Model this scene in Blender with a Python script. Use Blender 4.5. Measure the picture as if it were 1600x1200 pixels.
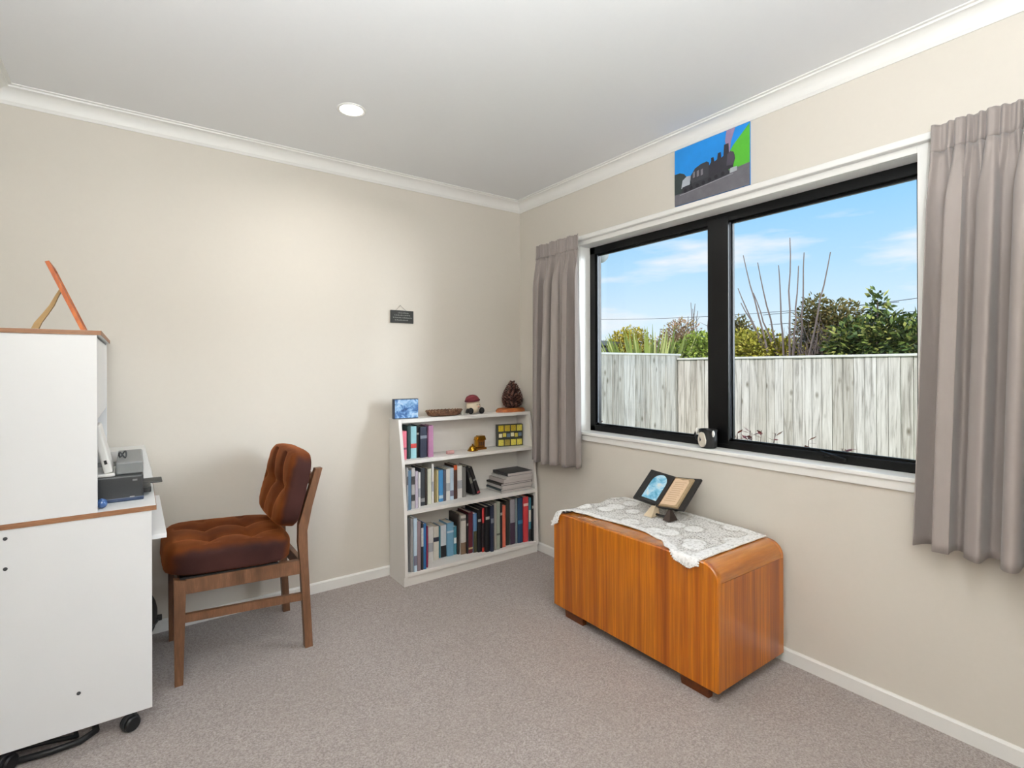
import bpy, bmesh, math, random
from mathutils import Vector, Matrix, noise as mnoise

random.seed(7)
PI = math.pi
scene = bpy.context.scene
COL = scene.collection
for o in list(bpy.data.objects):
    bpy.data.objects.remove(o, do_unlink=True)

# ------------------------------------------------------------------ camera
cam_d = bpy.data.cameras.new('camera'); cam = bpy.data.objects.new('camera', cam_d); COL.objects.link(cam)
F_PX = 813.03
cam_d.sensor_width = 36.0; cam_d.lens = F_PX * 36.0 / 1600.0
cam_d.shift_y = -(600.0 - 574.3) / 1600.0
cam_d.clip_start = 0.02; cam_d.clip_end = 500
YAW = 0.62726; ROLL = -0.00315
cam.matrix_world = (Matrix.Translation((-2.2204, -2.9628, 1.2393)) @ Matrix.Rotation(-YAW, 4, 'Z')
                    @ Matrix.Rotation(PI / 2, 4, 'X') @ Matrix.Rotation(ROLL, 4, 'Z'))
scene.camera = cam

# ------------------------------------------------------------------ sky, sun, exposure
def lin(c):
    return tuple((v / 255.0 / 12.92) if v / 255.0 <= 0.04045 else ((v / 255.0 + 0.055) / 1.055) ** 2.4 for v in c)
def rgba(c): return (*lin(c), 1.0)

SKY_STRENGTH = 1.0
world = bpy.data.worlds.new('sky'); scene.world = world; world.use_nodes = True
wt = world.node_tree; wt.nodes.clear()
def wn(t): return wt.nodes.new(t)
w_out = wn('ShaderNodeOutputWorld'); w_bg = wn('ShaderNodeBackground'); w_tc = wn('ShaderNodeTexCoord')
w_sep = wn('ShaderNodeSeparateXYZ'); wt.links.new(w_tc.outputs['Generated'], w_sep.inputs[0])
w_ramp = wn('ShaderNodeValToRGB'); wt.links.new(w_sep.outputs['Z'], w_ramp.inputs[0])
cr = w_ramp.color_ramp
cr.elements[0].position = 0.0; cr.elements[0].color = rgba((226, 243, 252))
cr.elements[1].position = 1.0; cr.elements[1].color = rgba((84, 150, 228))
for p, c in ((0.08, (217, 240, 254)), (0.17, (184, 226, 255)), (0.30, (140, 206, 253)), (0.55, (112, 182, 246))):
    e = cr.elements.new(p); e.color = rgba(c)
w_map = wn('ShaderNodeMapping'); w_map.inputs['Scale'].default_value = (2.2, 2.2, 11.0)
w_map.inputs['Location'].default_value = (0.35, 0.1, 0.45)
wt.links.new(w_tc.outputs['Generated'], w_map.inputs[0])
w_noise = wn('ShaderNodeTexNoise'); w_noise.inputs['Scale'].default_value = 1.9
w_noise.inputs['Detail'].default_value = 6; w_noise.inputs['Roughness'].default_value = 0.52
wt.links.new(w_map.outputs[0], w_noise.inputs['Vector'])
w_cr = wn('ShaderNodeValToRGB'); w_cr.color_ramp.elements[0].position = 0.50; w_cr.color_ramp.elements[1].position = 0.72
wt.links.new(w_noise.outputs['Fac'], w_cr.inputs[0])
w_mix = wn('ShaderNodeMixRGB'); w_mix.inputs[2].default_value = rgba((247, 249, 253))
wt.links.new(w_cr.outputs[0], w_mix.inputs[0]); wt.links.new(w_ramp.outputs[0], w_mix.inputs[1])
wt.links.new(w_mix.outputs[0], w_bg.inputs[0]); w_bg.inputs[1].default_value = SKY_STRENGTH
wt.links.new(w_bg.outputs[0], w_out.inputs[0])

sun_d = bpy.data.lights.new('sun', 'SUN'); sun_d.energy = 3.4; sun_d.angle = math.radians(1.0); sun_d.color = (1.0, 0.97, 0.93)
sun = bpy.data.objects.new('sun', sun_d); COL.objects.link(sun)
sun.rotation_euler = Vector((0.86, 0.12, -0.72)).to_track_quat('-Z', 'Y').to_euler()

# added area lamp, out of view, in place of sky light through the window
day_d = bpy.data.lights.new('added_window_light', 'AREA'); day_d.shape = 'SQUARE'; day_d.size = 3.4
day_d.energy = 840.0; day_d.color = (0.84, 0.93, 1.0)
day = bpy.data.objects.new('added_window_light', day_d); COL.objects.link(day); day.location = (4.0, -6.0, 2.5)
day.rotation_euler = (Vector((0.0, -1.47, 1.38)) - Vector(day.location)).to_track_quat('-Z', 'Y').to_euler()

vs = scene.view_settings
vs.view_transform = 'Standard'; vs.look = 'None'; vs.gamma = 1.0; vs.exposure = 0.11; vs.use_curve_mapping = False
DOWNLIGHT_W = 4.2
FILL_UPLIGHT_W = 97.0

# ------------------------------------------------------------------ materials
MATS = {}
def nodes(name):
    m = bpy.data.materials.new(name); m.use_nodes = True
    nt = m.node_tree; b = nt.nodes['Principled BSDF']
    return m, nt, b

def mix_rgb(nt, fac, a, b):
    n = nt.nodes.new('ShaderNodeMixRGB')
    for i, v in ((0, fac), (1, a), (2, b)):
        if isinstance(v, (tuple, list)): n.inputs[i].default_value = v
        elif isinstance(v, (int, float)): n.inputs[i].default_value = v
        else: nt.links.new(v, n.inputs[i])
    return n.outputs[0]

def coords(nt, scale=(1, 1, 1), rot=(0, 0, 0), kind='Object'):
    tc = nt.nodes.new('ShaderNodeTexCoord'); mp = nt.nodes.new('ShaderNodeMapping')
    mp.inputs['Scale'].default_value = scale; mp.inputs['Rotation'].default_value = rot
    nt.links.new(tc.outputs[kind], mp.inputs[0]); return mp.outputs[0]

def noise_tex(nt, vec, scale, detail=4, rough=0.55, dist=0.0):
    n = nt.nodes.new('ShaderNodeTexNoise')
    n.inputs['Scale'].default_value = scale; n.inputs['Detail'].default_value = detail
    n.inputs['Roughness'].default_value = rough; n.inputs['Distortion'].default_value = dist
    nt.links.new(vec, n.inputs['Vector']); return n.outputs['Fac']

def ramp(nt, fac, stops):
    r = nt.nodes.new('ShaderNodeValToRGB'); e = r.color_ramp.elements
    e[0].position, e[0].color = stops[0][0], stops[0][1]
    e[1].position, e[1].color = stops[-1][0], stops[-1][1]
    for p, c in stops[1:-1]:
        x = e.new(p); x.color = c
    nt.links.new(fac, r.inputs[0]); return r.outputs[0]

def bump(nt, b, h, strength, dist=0.002):
    n = nt.nodes.new('ShaderNodeBump'); n.inputs['Strength'].default_value = strength; n.inputs['Distance'].default_value = dist
    nt.links.new(h, n.inputs['Height']); nt.links.new(n.outputs[0], b.inputs['Normal'])

def pm(name, c, rough=0.5, var=0.06, scale=12.0, metal=0.0, bmp=0.0, spec=0.5, stretch=(1, 1, 1), sheen=0.0, coat=0.0):
    if name in MATS: return MATS[name]
    m, nt, b = nodes(name)
    v = coords(nt, stretch); f = noise_tex(nt, v, scale)
    lc = lin(c); lo = tuple(x * (1 - var) for x in lc) + (1,); hi = tuple(min(1, x * (1 + var)) for x in lc) + (1,)
    nt.links.new(mix_rgb(nt, f, lo, hi), b.inputs['Base Color'])
    b.inputs['Roughness'].default_value = rough; b.inputs['Metallic'].default_value = metal
    b.inputs['Specular IOR Level'].default_value = spec
    if sheen: b.inputs['Sheen Weight'].default_value = sheen
    if coat: b.inputs['Coat Weight'].default_value = coat; b.inputs['Coat Roughness'].default_value = 0.1
    if bmp: bump(nt, b, f, bmp)
    MATS[name] = m; return m

def wood(name, cs, scale=6.0, stretch=(9, 9, 0.5), rough=0.35, coat=0.0, fine=40.0, fine_amt=0.35):
    if name in MATS: return MATS[name]
    m, nt, b = nodes(name)
    v = coords(nt, stretch); f = noise_tex(nt, v, scale, 5, 0.6, 0.4)
    v2 = coords(nt, tuple(s * 1.0 for s in stretch)); f2 = noise_tex(nt, v2, fine, 3, 0.6)
    n = len(cs); col = ramp(nt, f, [(0.28 + 0.44 * i / (n - 1), rgba(c)) for i, c in enumerate(cs)])
    dark = tuple(x * 0.55 for x in lin(cs[0])) + (1,)
    g = ramp(nt, f2, [(0.42, (fine_amt,) * 3 + (1,)), (0.62, (0, 0, 0, 1))])
    nt.links.new(mix_rgb(nt, g, col, dark), b.inputs['Base Color'])
    b.inputs['Roughness'].default_value = rough
    if coat: b.inputs['Coat Weight'].default_value = coat; b.inputs['Coat Roughness'].default_value = 0.12
    bump(nt, b, f2, 0.08, 0.001)
    MATS[name] = m; return m

def glass_mat():
    m = bpy.data.materials.new('window_glass'); m.use_nodes = True; nt = m.node_tree; nt.nodes.clear()
    out = nt.nodes.new('ShaderNodeOutputMaterial'); tr = nt.nodes.new('ShaderNodeBsdfTransparent'); gl = nt.nodes.new('ShaderNodeBsdfGlossy')
    gl.inputs['Roughness'].default_value = 0.0; tr.inputs[0].default_value = (0.985, 0.985, 0.985, 1)
    fr = nt.nodes.new('ShaderNodeFresnel'); fr.inputs['IOR'].default_value = 1.25
    mx = nt.nodes.new('ShaderNodeMixShader')
    nt.links.new(fr.outputs[0], mx.inputs[0]); nt.links.new(tr.outputs[0], mx.inputs[1]); nt.links.new(gl.outputs[0], mx.inputs[2])
    nt.links.new(mx.outputs[0], out.inputs[0]); return m

def emit_mat(name, c, s):
    m = bpy.data.materials.new(name); m.use_nodes = True; nt = m.node_tree; nt.nodes.clear()
    out = nt.nodes.new('ShaderNodeOutputMaterial'); e = nt.nodes.new('ShaderNodeEmission')
    e.inputs[0].default_value = (*c, 1); e.inputs[1].default_value = s
    nt.links.new(e.outputs[0], out.inputs[0]); return m

def carpet_mat():
    m, nt, b = nodes('carpet')
    v = coords(nt); f1 = noise_tex(nt, v, 170, 4, 0.75); f2 = noise_tex(nt, v, 3.2, 4, 0.6); f3 = noise_tex(nt, v, 70, 3, 0.7)
    c = ramp(nt, f1, [(0.30, rgba((124, 114, 109))), (0.5, rgba((165, 155, 150))), (0.72, rgba((200, 191, 187)))])
    c2 = mix_rgb(nt, ramp(nt, f2, [(0.35, (0, 0, 0, 1)), (0.7, (0.30,) * 3 + (1,))]), c, rgba((154, 142, 135)))
    c3 = mix_rgb(nt, ramp(nt, f3, [(0.55, (0, 0, 0, 1)), (0.75, (0.35,) * 3 + (1,))]), c2, rgba((124, 112, 107)))
    nt.links.new(c3, b.inputs['Base Color']); b.inputs['Roughness'].default_value = 0.95
    b.inputs['Specular IOR Level'].default_value = 0.1; b.inputs['Sheen Weight'].default_value = 0.15
    bump(nt, b, f1, 0.6, 0.004); return m

def paling_mat():
    m, nt, b = nodes('weathered_paling')
    oi = nt.nodes.new('ShaderNodeObjectInfo')
    tc = nt.nodes.new('ShaderNodeTexCoord'); add = nt.nodes.new('ShaderNodeVectorMath'); add.operation = 'ADD'
    sc = nt.nodes.new('ShaderNodeVectorMath'); sc.operation = 'SCALE'; sc.inputs[0].default_value = (17, 31, 23)
    nt.links.new(oi.outputs['Random'], sc.inputs['Scale'])
    nt.links.new(tc.outputs['Object'], add.inputs[0]); nt.links.new(sc.outputs[0], add.inputs[1])
    mp = nt.nodes.new('ShaderNodeMapping'); mp.inputs['Scale'].default_value = (14, 14, 0.9); nt.links.new(add.outputs[0], mp.inputs[0])
    f = noise_tex(nt, mp.outputs[0], 2.2, 5, 0.6, 0.6)
    col = ramp(nt, f, [(0.30, rgba((140, 134, 126))), (0.5, rgba((198, 191, 183))), (0.7, rgba((220, 214, 207)))])
    tone = ramp(nt, oi.outputs['Random'], [(0.0, rgba((196, 192, 182))), (0.5, rgba((235, 233, 226))), (1.0, rgba((250, 250, 248)))])
    mul = nt.nodes.new('ShaderNodeMixRGB'); mul.blend_type = 'MULTIPLY'; mul.inputs[0].default_value = 0.8
    nt.links.new(col, mul.inputs[1]); nt.links.new(tone, mul.inputs[2])
    mp2 = nt.nodes.new('ShaderNodeMapping'); mp2.inputs['Scale'].default_value = (5, 5, 2.6); nt.links.new(add.outputs[0], mp2.inputs[0])
    vo = nt.nodes.new('ShaderNodeTexVoronoi'); vo.inputs['Scale'].default_value = 1.15; nt.links.new(mp2.outputs[0], vo.inputs['Vector'])
    kn = ramp(nt, vo.outputs['Distance'], [(0.04, (0.9,) * 3 + (1,)), (0.17, (0, 0, 0, 1))])
    nt.links.new(mix_rgb(nt, kn, mul.outputs[0], rgba((104, 96, 80))), b.inputs['Base Color'])
    b.inputs['Roughness'].default_value = 0.9; b.inputs['Specular IOR Level'].default_value = 0.15; return m

def leaf_mat(name, cs, rough=0.55):
    m, nt, b = nodes(name)
    g = nt.nodes.new('ShaderNodeNewGeometry'); n = len(cs)
    col = ramp(nt, g.outputs['Random Per Island'], [(i / (n - 1), rgba(c)) for i, c in enumerate(cs)])
    nt.links.new(col, b.inputs['Base Color']); b.inputs['Roughness'].default_value = rough
    b.inputs['Specular IOR Level'].default_value = 0.3; return m

def velvet_mat(name, c1, c2, c3, d1=(46, 25, 23), d2=(66, 38, 34)):
    m, nt, b = nodes(name)
    v = coords(nt); f = noise_tex(nt, v, 5.0, 3, 0.5); f2 = noise_tex(nt, coords(nt, (1, 1, 1)), 190, 2, 0.6)
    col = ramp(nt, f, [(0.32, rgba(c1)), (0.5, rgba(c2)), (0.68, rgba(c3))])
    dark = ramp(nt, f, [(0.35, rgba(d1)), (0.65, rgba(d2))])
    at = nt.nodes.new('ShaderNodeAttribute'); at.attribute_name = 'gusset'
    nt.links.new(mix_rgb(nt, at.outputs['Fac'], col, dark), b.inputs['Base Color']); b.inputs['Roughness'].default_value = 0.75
    b.inputs['Sheen Weight'].default_value = 0.45; b.inputs['Sheen Roughness'].default_value = 0.35
    b.inputs['Sheen Tint'].default_value = rgba((214, 120, 56)); b.inputs['Specular IOR Level'].default_value = 0.15
    bump(nt, b, f2, 0.25, 0.001); return m

def lace_mat():
    m, nt, b = nodes('white_lace')
    v = coords(nt)
    vo = nt.nodes.new('ShaderNodeTexVoronoi'); vo.inputs['Scale'].default_value = 8.5; vo.inputs['Randomness'].default_value = 0.7
    nt.links.new(v, vo.inputs['Vector'])
    motif = ramp(nt, vo.outputs['Distance'], [(0.36, (1, 1, 1, 1)), (0.42, (0.1, 0.1, 0.1, 1)), (0.50, (0.1, 0.1, 0.1, 1)), (0.60, (0.5, 0.5, 0.5, 1))])
    wv = nt.nodes.new('ShaderNodeTexVoronoi'); wv.inputs['Scale'].default_value = 130; nt.links.new(v, wv.inputs['Vector'])
    mesh = ramp(nt, wv.outputs['Distance'], [(0.25, rgba((116, 109, 102))), (0.55, rgba((218, 215, 210)))])
    fl = ramp(nt, noise_tex(nt, v, 80, 2, 0.6), [(0.35, rgba((214, 212, 208))), (0.5, rgba((246, 245, 243)))])
    at = nt.nodes.new('ShaderNodeAttribute'); at.attribute_name = 'border'
    fac = nt.nodes.new('ShaderNodeMath'); fac.operation = 'MAXIMUM'
    nt.links.new(motif, fac.inputs[0]); nt.links.new(at.outputs['Fac'], fac.inputs[1])
    nt.links.new(mix_rgb(nt, fac.outputs[0], mesh, fl), b.inputs['Base Color'])
    b.inputs['Roughness'].default_value = 0.9; b.inputs['Specular IOR Level'].default_value = 0.1
    bump(nt, b, fac.outputs[0], 0.6, 0.004); return m

M_wall = pm('wall_paint', (212, 205, 194), 0.85, 0.015, 60, bmp=0.03, spec=0.2)
M_ceil = pm('ceiling_paint', (236, 236, 236), 0.9, 0.01, 50, spec=0.15)
M_trim = pm('trim_paint', (233, 231, 226), 0.45, 0.01, 30)
M_trimw = pm('gloss_white_trim', (240, 239, 235), 0.35, 0.01, 30)
M_carpet = carpet_mat()
M_alu = pm('black_aluminium', (7, 8, 9), 0.3, 0.1, 40, spec=0.3)
M_bead = pm('grey_gasket', (92, 98, 108), 0.4, 0.05, 40)
M_glass = glass_mat()
M_melw = pm('white_melamine', (231, 231, 231), 0.35, 0.01, 8)
M_brownedge = wood('brown_edging', [(140, 96, 64), (172, 122, 86)], 8, (1, 12, 12), 0.5)
M_shelf = pm('bookcase_white', (228, 224, 218), 0.5, 0.02, 6)
M_chest = wood('orange_veneer', [(142, 66, 2), (178, 94, 4), (208, 122, 12), (164, 82, 3)], 3.2, (5, 5, 0.14), 0.3, coat=0.35, fine=22, fine_amt=0.35)
M_chesttop = wood('orange_veneer_top', [(156, 88, 22), (190, 114, 38), (204, 132, 56)], 2.6, (0.4, 5, 5), 0.24, coat=0.7, fine=26, fine_amt=0.2)
M_chestfoot = wood('dark_orange_wood', [(92, 44, 14), (122, 62, 22)], 4, (2, 2, 2), 0.4)
M_chair = wood('walnut_frame', [(88, 58, 38), (118, 80, 54), (136, 96, 68)], 5, (6, 6, 0.8), 0.45, fine=36, fine_amt=0.3)
M_vel = velvet_mat('brown_velvet', (70, 32, 12), (94, 46, 16), (114, 60, 22))
M_curt = pm('taupe_curtain', (152, 142, 137), 0.75, 0.05, 90, bmp=0.05, spec=0.3, stretch=(1, 1, 0.2), sheen=0.25)
M_black = pm('black_plastic', (22, 23, 25), 0.45, 0.15, 20)
M_dgrey = pm('dark_grey_plastic', (60, 62, 64), 0.45, 0.08, 20)
M_grey = pm('grey_plastic', (128, 130, 130), 0.45, 0.05, 25)
M_white = pm('white_plastic', (226, 224, 219), 0.4, 0.02, 20)
M_chrome = pm('steel', (150, 150, 150), 0.3, 0.05, 20, metal=1.0)
M_paper = pm('paper_pages', (222, 213, 196), 0.9, 0.08, 60, stretch=(20, 1, 1))
M_paling = paling_mat()

# ------------------------------------------------------------------ mesh helpers
class MB:
    def __init__(self): self.v = []; self.f = []; self.mi = []
    def add(self, vs, fs, mi=0):
        n = len(self.v); self.v += [tuple(p) for p in vs]
        self.f += [tuple(i + n for i in f) for f in fs]; self.mi += [mi] * len(fs); return self
    def box(self, x0, x1, y0, y1, z0, z1, bev=0.0, mi=0):
        if bev <= 0:
            v = [(x0,y0,z0),(x1,y0,z0),(x1,y1,z0),(x0,y1,z0),(x0,y0,z1),(x1,y0,z1),(x1,y1,z1),(x0,y1,z1)]
            return self.add(v, [(0,3,2,1),(4,5,6,7),(0,1,5,4),(1,2,6,5),(2,3,7,6),(3,0,4,7)], mi)
        bm = bmesh.new(); bmesh.ops.create_cube(bm, size=1.0)
        for p in bm.verts:
            p.co = Vector(((x0+x1)/2 + p.co.x*(x1-x0), (y0+y1)/2 + p.co.y*(y1-y0), (z0+z1)/2 + p.co.z*(z1-z0)))
        bmesh.ops.bevel(bm, geom=bm.edges[:], offset=bev, segments=2, affect='EDGES', profile=0.5)
        self.bm(bm, mi); return self
    def bm(self, bm, mi=0, M=None):
        bm.verts.ensure_lookup_table(); bm.verts.index_update()
        vs = [(M @ p.co if M else p.co.copy()) for p in bm.verts]
        self.add(vs, [tuple(q.index for q in f.verts) for f in bm.faces], mi); bm.free(); return self
    def obox(self, M, sx, sy, sz, bev=0.0, mi=0):          # box of full sizes centred on matrix M
        t = MB().box(-sx/2, sx/2, -sy/2, sy/2, -sz/2, sz/2, bev)
        return self.add([M @ Vector(p) for p in t.v], t.f, mi)
    def prism(self, pts, axis, a, b, mi=0):                # polygon extruded along an axis
        def P(p, t): return {'x': (t, p[0], p[1]), 'y': (p[0], t, p[1]), 'z': (p[0], p[1], t)}[axis]
        n = len(pts); v = [P(p, a) for p in pts] + [P(p, b) for p in pts]
        f = [tuple(range(n))[::-1], tuple(range(n, 2*n))] + [(i, (i+1) % n, n+(i+1) % n, n+i) for i in range(n)]
        return self.add(v, f, mi)
    def tube(self, pts, r, seg=8, cap=True, mi=0):
        pts = [Vector(p) for p in pts]; rr = r if isinstance(r, (list, tuple)) else [r]*len(pts)
        rings = []; up = None
        for i, p in enumerate(pts):
            d = (pts[min(i+1, len(pts)-1)] - pts[max(i-1, 0)]).normalized()
            if up is None: up = Vector((0,0,1)) if abs(d.z) < 0.9 else Vector((1,0,0))
            s = d.cross(up).normalized(); up = s.cross(d).normalized()
            rings.append([p + (s*math.cos(2*PI*k/seg) + up*math.sin(2*PI*k/seg))*rr[i] for k in range(seg)])
        v = [q for R in rings for q in R]; f = []
        for i in range(len(pts)-1):
            for k in range(seg):
                f.append((i*seg+k, i*seg+(k+1) % seg, (i+1)*seg+(k+1) % seg, (i+1)*seg+k))
        if cap: f += [tuple(range(seg))[::-1], tuple(range((len(pts)-1)*seg, len(pts)*seg))]
        return self.add(v, f, mi)
    def lathe(self, prof, c, seg=20, M=None, mi=0):        # prof: (radius, z)
        v = []; f = []
        for r, z in prof:
            for k in range(seg):
                p = Vector((r*math.cos(2*PI*k/seg), r*math.sin(2*PI*k/seg), z))
                if M: p = M @ p
                v.append(Vector(c) + p)
        for i in range(len(prof)-1):
            for k in range(seg):
                f.append((i*seg+k, i*seg+(k+1) % seg, (i+1)*seg+(k+1) % seg, (i+1)*seg+k))
        f += [tuple(range(seg))[::-1], tuple(range((len(prof)-1)*seg, len(prof)*seg))]
        return self.add(v, f, mi)
    def ball(self, c, r, seg=14, sc=(1,1,1), M=None, mi=0):
        n = seg//2
        prof = [(max(1e-4, r*math.sin(PI*i/n)), -r*math.cos(PI*i/n)) for i in range(n+1)]
        S = Matrix.Diagonal((*sc, 1)); S = (M @ S) if M else S
        return self.lathe(prof, c, seg, S, mi)
    def grid(self, P, nu, nv, mi=0):
        v = [P(i/nu, j/nv) for j in range(nv+1) for i in range(nu+1)]
        f = [(j*(nu+1)+i, j*(nu+1)+i+1, (j+1)*(nu+1)+i+1, (j+1)*(nu+1)+i) for j in range(nv) for i in range(nu)]
        return self.add(v, f, mi)

def base_of(mb):
    xs = [p[0] for p in mb.v]; ys = [p[1] for p in mb.v]; zs = [p[2] for p in mb.v]
    return Vector(((min(xs)+max(xs))/2, (min(ys)+max(ys))/2, min(zs)))

ORG = {}
def obj(name, mb, mats, parent=None, smooth=False, origin=None):
    me = bpy.data.meshes.new(name)
    if parent is not None: o3 = ORG[parent.name]
    else: o3 = Vector(origin) if origin is not None else base_of(mb)
    me.from_pydata([(p[0]-o3.x, p[1]-o3.y, p[2]-o3.z) for p in mb.v], [], mb.f); 
    for m in (mats if isinstance(mats, (list, tuple)) else [mats]): me.materials.append(m)
    bm = bmesh.new(); bm.from_mesh(me); bmesh.ops.recalc_face_normals(bm, faces=bm.faces[:]); bm.to_mesh(me); bm.free()
    if any(mb.mi):
        for p, i in zip(me.polygons, mb.mi): p.material_index = i
    if smooth:
        for p in me.polygons: p.use_smooth = True
        try: me.set_sharp_from_angle(angle=math.radians(smooth if smooth > 1 else 45))
        except Exception: pass
    me.update()
    o = bpy.data.objects.new(name, me); COL.objects.link(o)
    if parent is not None: o.parent = parent
    else: o.location = o3
    ORG[o.name] = o3.copy(); return o

def tag(o, label, cat, group=None, kind=None):
    o['label'] = label; o['category'] = cat
    if group: o['group'] = group
    if kind: o['kind'] = kind
    return o
def thing(name, loc, label, cat, group=None):
    o = bpy.data.objects.new(name, None); COL.objects.link(o); o.location = loc; o.empty_display_size = 0.05
    ORG[o.name] = Vector(loc); return tag(o, label, cat, group)
def struct(name, mb, m, label, cat, smooth=False):
    o = obj(name, mb, m, smooth=smooth); return tag(o, label, cat, kind='structure')

# ------------------------------------------------------------------ room shell
W, L, H, T = 2.69, 3.40, 2.40, 0.15
WY0, WY1, WZ0, WZ1 = -2.325, -0.620, 0.848, 1.982
struct('floor', MB().box(-W-T, T, -L-T, T, -0.12, 0.0), M_carpet, 'taupe cut-pile carpet covering the whole floor', 'carpet')
struct('ceiling', MB().box(-W-T, T, -L-T, T, H, H+0.12), M_ceil, 'flat white painted ceiling', 'ceiling')
struct('wall_back', MB().box(-W, 0, 0, T, 0, H), M_wall, 'plain cream wall behind the bookcase and chair', 'wall')
struct('wall_left', MB().box(-W-T, -W, -L, T, 0, H), M_wall, 'cream wall behind the white desk', 'wall')
struct('wall_front', MB().box(-W-T, T, -L-T, -L, 0, H), M_wall, 'cream wall behind the camera', 'wall')
HY0, HY1, HZ0, HZ1 = WY0-0.018, WY1+0.018, WZ0-0.018, WZ1+0.018
wr = MB().box(0, T, -L, HY0, 0, H).box(0, T, HY1, T, 0, H).box(0, T, HY0, HY1, 0, HZ0).box(0, T, HY0, HY1, HZ1, H)
struct('wall_right', wr, M_wall, 'cream wall holding the large window', 'wall')

prof = [(0, 0.068), (0.005, 0.068), (0.009, 0.060)]
for i in range(7):
    a = PI/2 * i/6; prof.append((0.052 - 0.040*math.cos(a), 0.056 - 0.044*math.sin(a)))
prof += [(0.056, 0.012), (0.057, 0.005), (0.068, 0.004), (0.069, 0.0), (0, 0.0)]
def cornice(name, a, b, wall, label):
    mb = MB(); n = len(prof); v = []
    for s, e in ((a, 1), (b, -1)):
        for d, dz in prof:
            if wall == 'back': v.append((s + e*d, -d, H-dz))
            elif wall == 'right': v.append((-d, s + e*d, H-dz))
            else: v.append((-W+d, s + e*d, H-dz))
    f = [tuple(range(n)), tuple(range(n, 2*n))[::-1]] + [(i, (i+1) % n, n+(i+1) % n, n+i) for i in range(n)]
    mb.add(v, f); struct(name, mb, M_trim, label, 'cornice', smooth=30)
cornice('trim_1', -W, 0, 'back', 'white coved cornice along the top of the back wall')
cornice('trim_2', -L, 0, 'right', 'white coved cornice above the window wall')
cornice('trim_3', -L, 0, 'left', 'white coved cornice on the wall above the desk')

def skirting(name, pts, label):
    mb = MB(); 
    if name.endswith('back'): mb.prism([(0, 0), (-0.012, 0), (-0.012, 0.050), (-0.007, 0.057), (0, 0.057)], 'x', pts[0], pts[1])
    elif name.endswith('right'): mb.prism([(0, 0), (-0.012, 0), (-0.012, 0.050), (-0.007, 0.057), (0, 0.057)], 'y', pts[0], pts[1])
    else: mb.prism([(-W, 0), (-W+0.012, 0), (-W+0.012, 0.050), (-W+0.007, 0.057), (-W, 0.057)], 'y', pts[0], pts[1])
    struct(name, mb, M_trim, label, 'skirting')
skirting('baseboard_back', (-W+0.012, -0.012), 'low white skirting board along the back wall')
skirting('baseboard_right', (-L, 0), 'low white skirting board under the window')
skirting('baseboard_left', (-L, 0), 'low white skirting board behind the desk')

# ------------------------------------------------------------------ window
win = thing('window_1', (0.0, (WY0+WY1)/2, WZ0), 'wide black-framed two-pane window in white surround', 'window'); win['kind'] = 'structure'
FX0, FX1 = 0.080, 0.135
fw = 0.045
mul0, mul1 = -1.556, -1.446
fr = MB().box(FX0, FX1, WY0, WY1, WZ1-fw, WZ1, 0.003).box(FX0, FX1, WY0, WY1, WZ0-0.002, WZ0+0.036, 0.003)
fr.box(FX0, FX1, WY0, WY0+0.024, WZ0, WZ1, 0.003).box(FX0, FX1, WY1-fw, WY1, WZ0, WZ1, 0.003)
obj('window_frame', fr, M_alu, win)
obj('mullion', MB().box(FX0-0.004, FX1, mul0, mul1, WZ0+0.02, WZ1-0.02, 0.003), M_alu, win)
def bead(y0, y1, z0, z1):
    t = 0.012; x0, x1 = FX0+0.020, FX0+0.034
    return MB().box(x0, x1, y0, y0+t, z0, z1).box(x0, x1, y1-t, y1, z0, z1).box(x0, x1, y0, y1, z0, z0+t).box(x0, x1, y0, y1, z1-t, z1)
for (a, b) in ((WY0+0.024, mul0), (mul1, WY1-fw)):
    obj('glazing_bead', bead(a-0.002, b+0.002, WZ0+0.034, WZ1-fw+0.002), M_alu, win)
    obj('gasket', MB().box(FX0+0.012, FX0+0.0205, b-0.0105 if b > -1 else b-0.002, b-0.006 if b > -1 else b+0.0, WZ0+0.05, WZ1-fw-0.005), M_bead, win)
    obj('pane', MB().box(FX0+0.024, FX0+0.030, a, b, WZ0+0.03, WZ1-fw), M_glass, win)
obj('jamb', MB().box(0.0005, T, WY1, WY1+0.0175, WZ0-0.0175, WZ1+0.0175), M_trimw, win)
obj('jamb', MB().box(0.0005, T, WY0-0.0175, WY0, WZ0-0.0175, WZ1+0.0175), M_trimw, win)
obj('head_lining', MB().box(0.0005, T, WY0, WY1, WZ1, WZ1+0.0175), M_trimw, win)
obj('outer_sill', MB().box(FX0+0.0045, T+0.04, WY0, WY1, WZ0-0.0175, WZ0-0.0025), M_alu, win)
obj('sill', MB().box(-0.022, FX0+0.004, WY0-0.040, WY1+0.040, WZ0-0.018, WZ0, 0.004), M_trimw, win)
obj('apron', MB().box(-0.012, 0.0, WY0-0.040, WY1+0.040, 0.795, WZ0-0.016, 0.002), M_trim, win)
obj('architrave', MB().box(-0.012, 0.0, WY0-0.040, WY0, WZ0-0.001, WZ1+0.036, 0.002), M_trim, win)
obj('architrave', MB().box(-0.012, 0.0, WY1, WY1+0.040, WZ0-0.001, WZ1+0.036, 0.002), M_trim, win)
obj('architrave', MB().box(-0.012, 0.0, WY0-0.001, WY1+0.001, WZ1, WZ1+0.036, 0.002), M_trim, win)
h_ = MB().box(FX0-0.012, FX0+0.002, -2.06, -1.98, WZ0+0.012, WZ0+0.024, 0.002).obox(Matrix.Translation((FX0-0.016, -2.02, WZ0+0.03)) @ Matrix.Rotation(0.2, 4, 'X'), 0.01, 0.10, 0.012, 0.003)
obj('window_stay', h_, M_alu, win)

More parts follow.
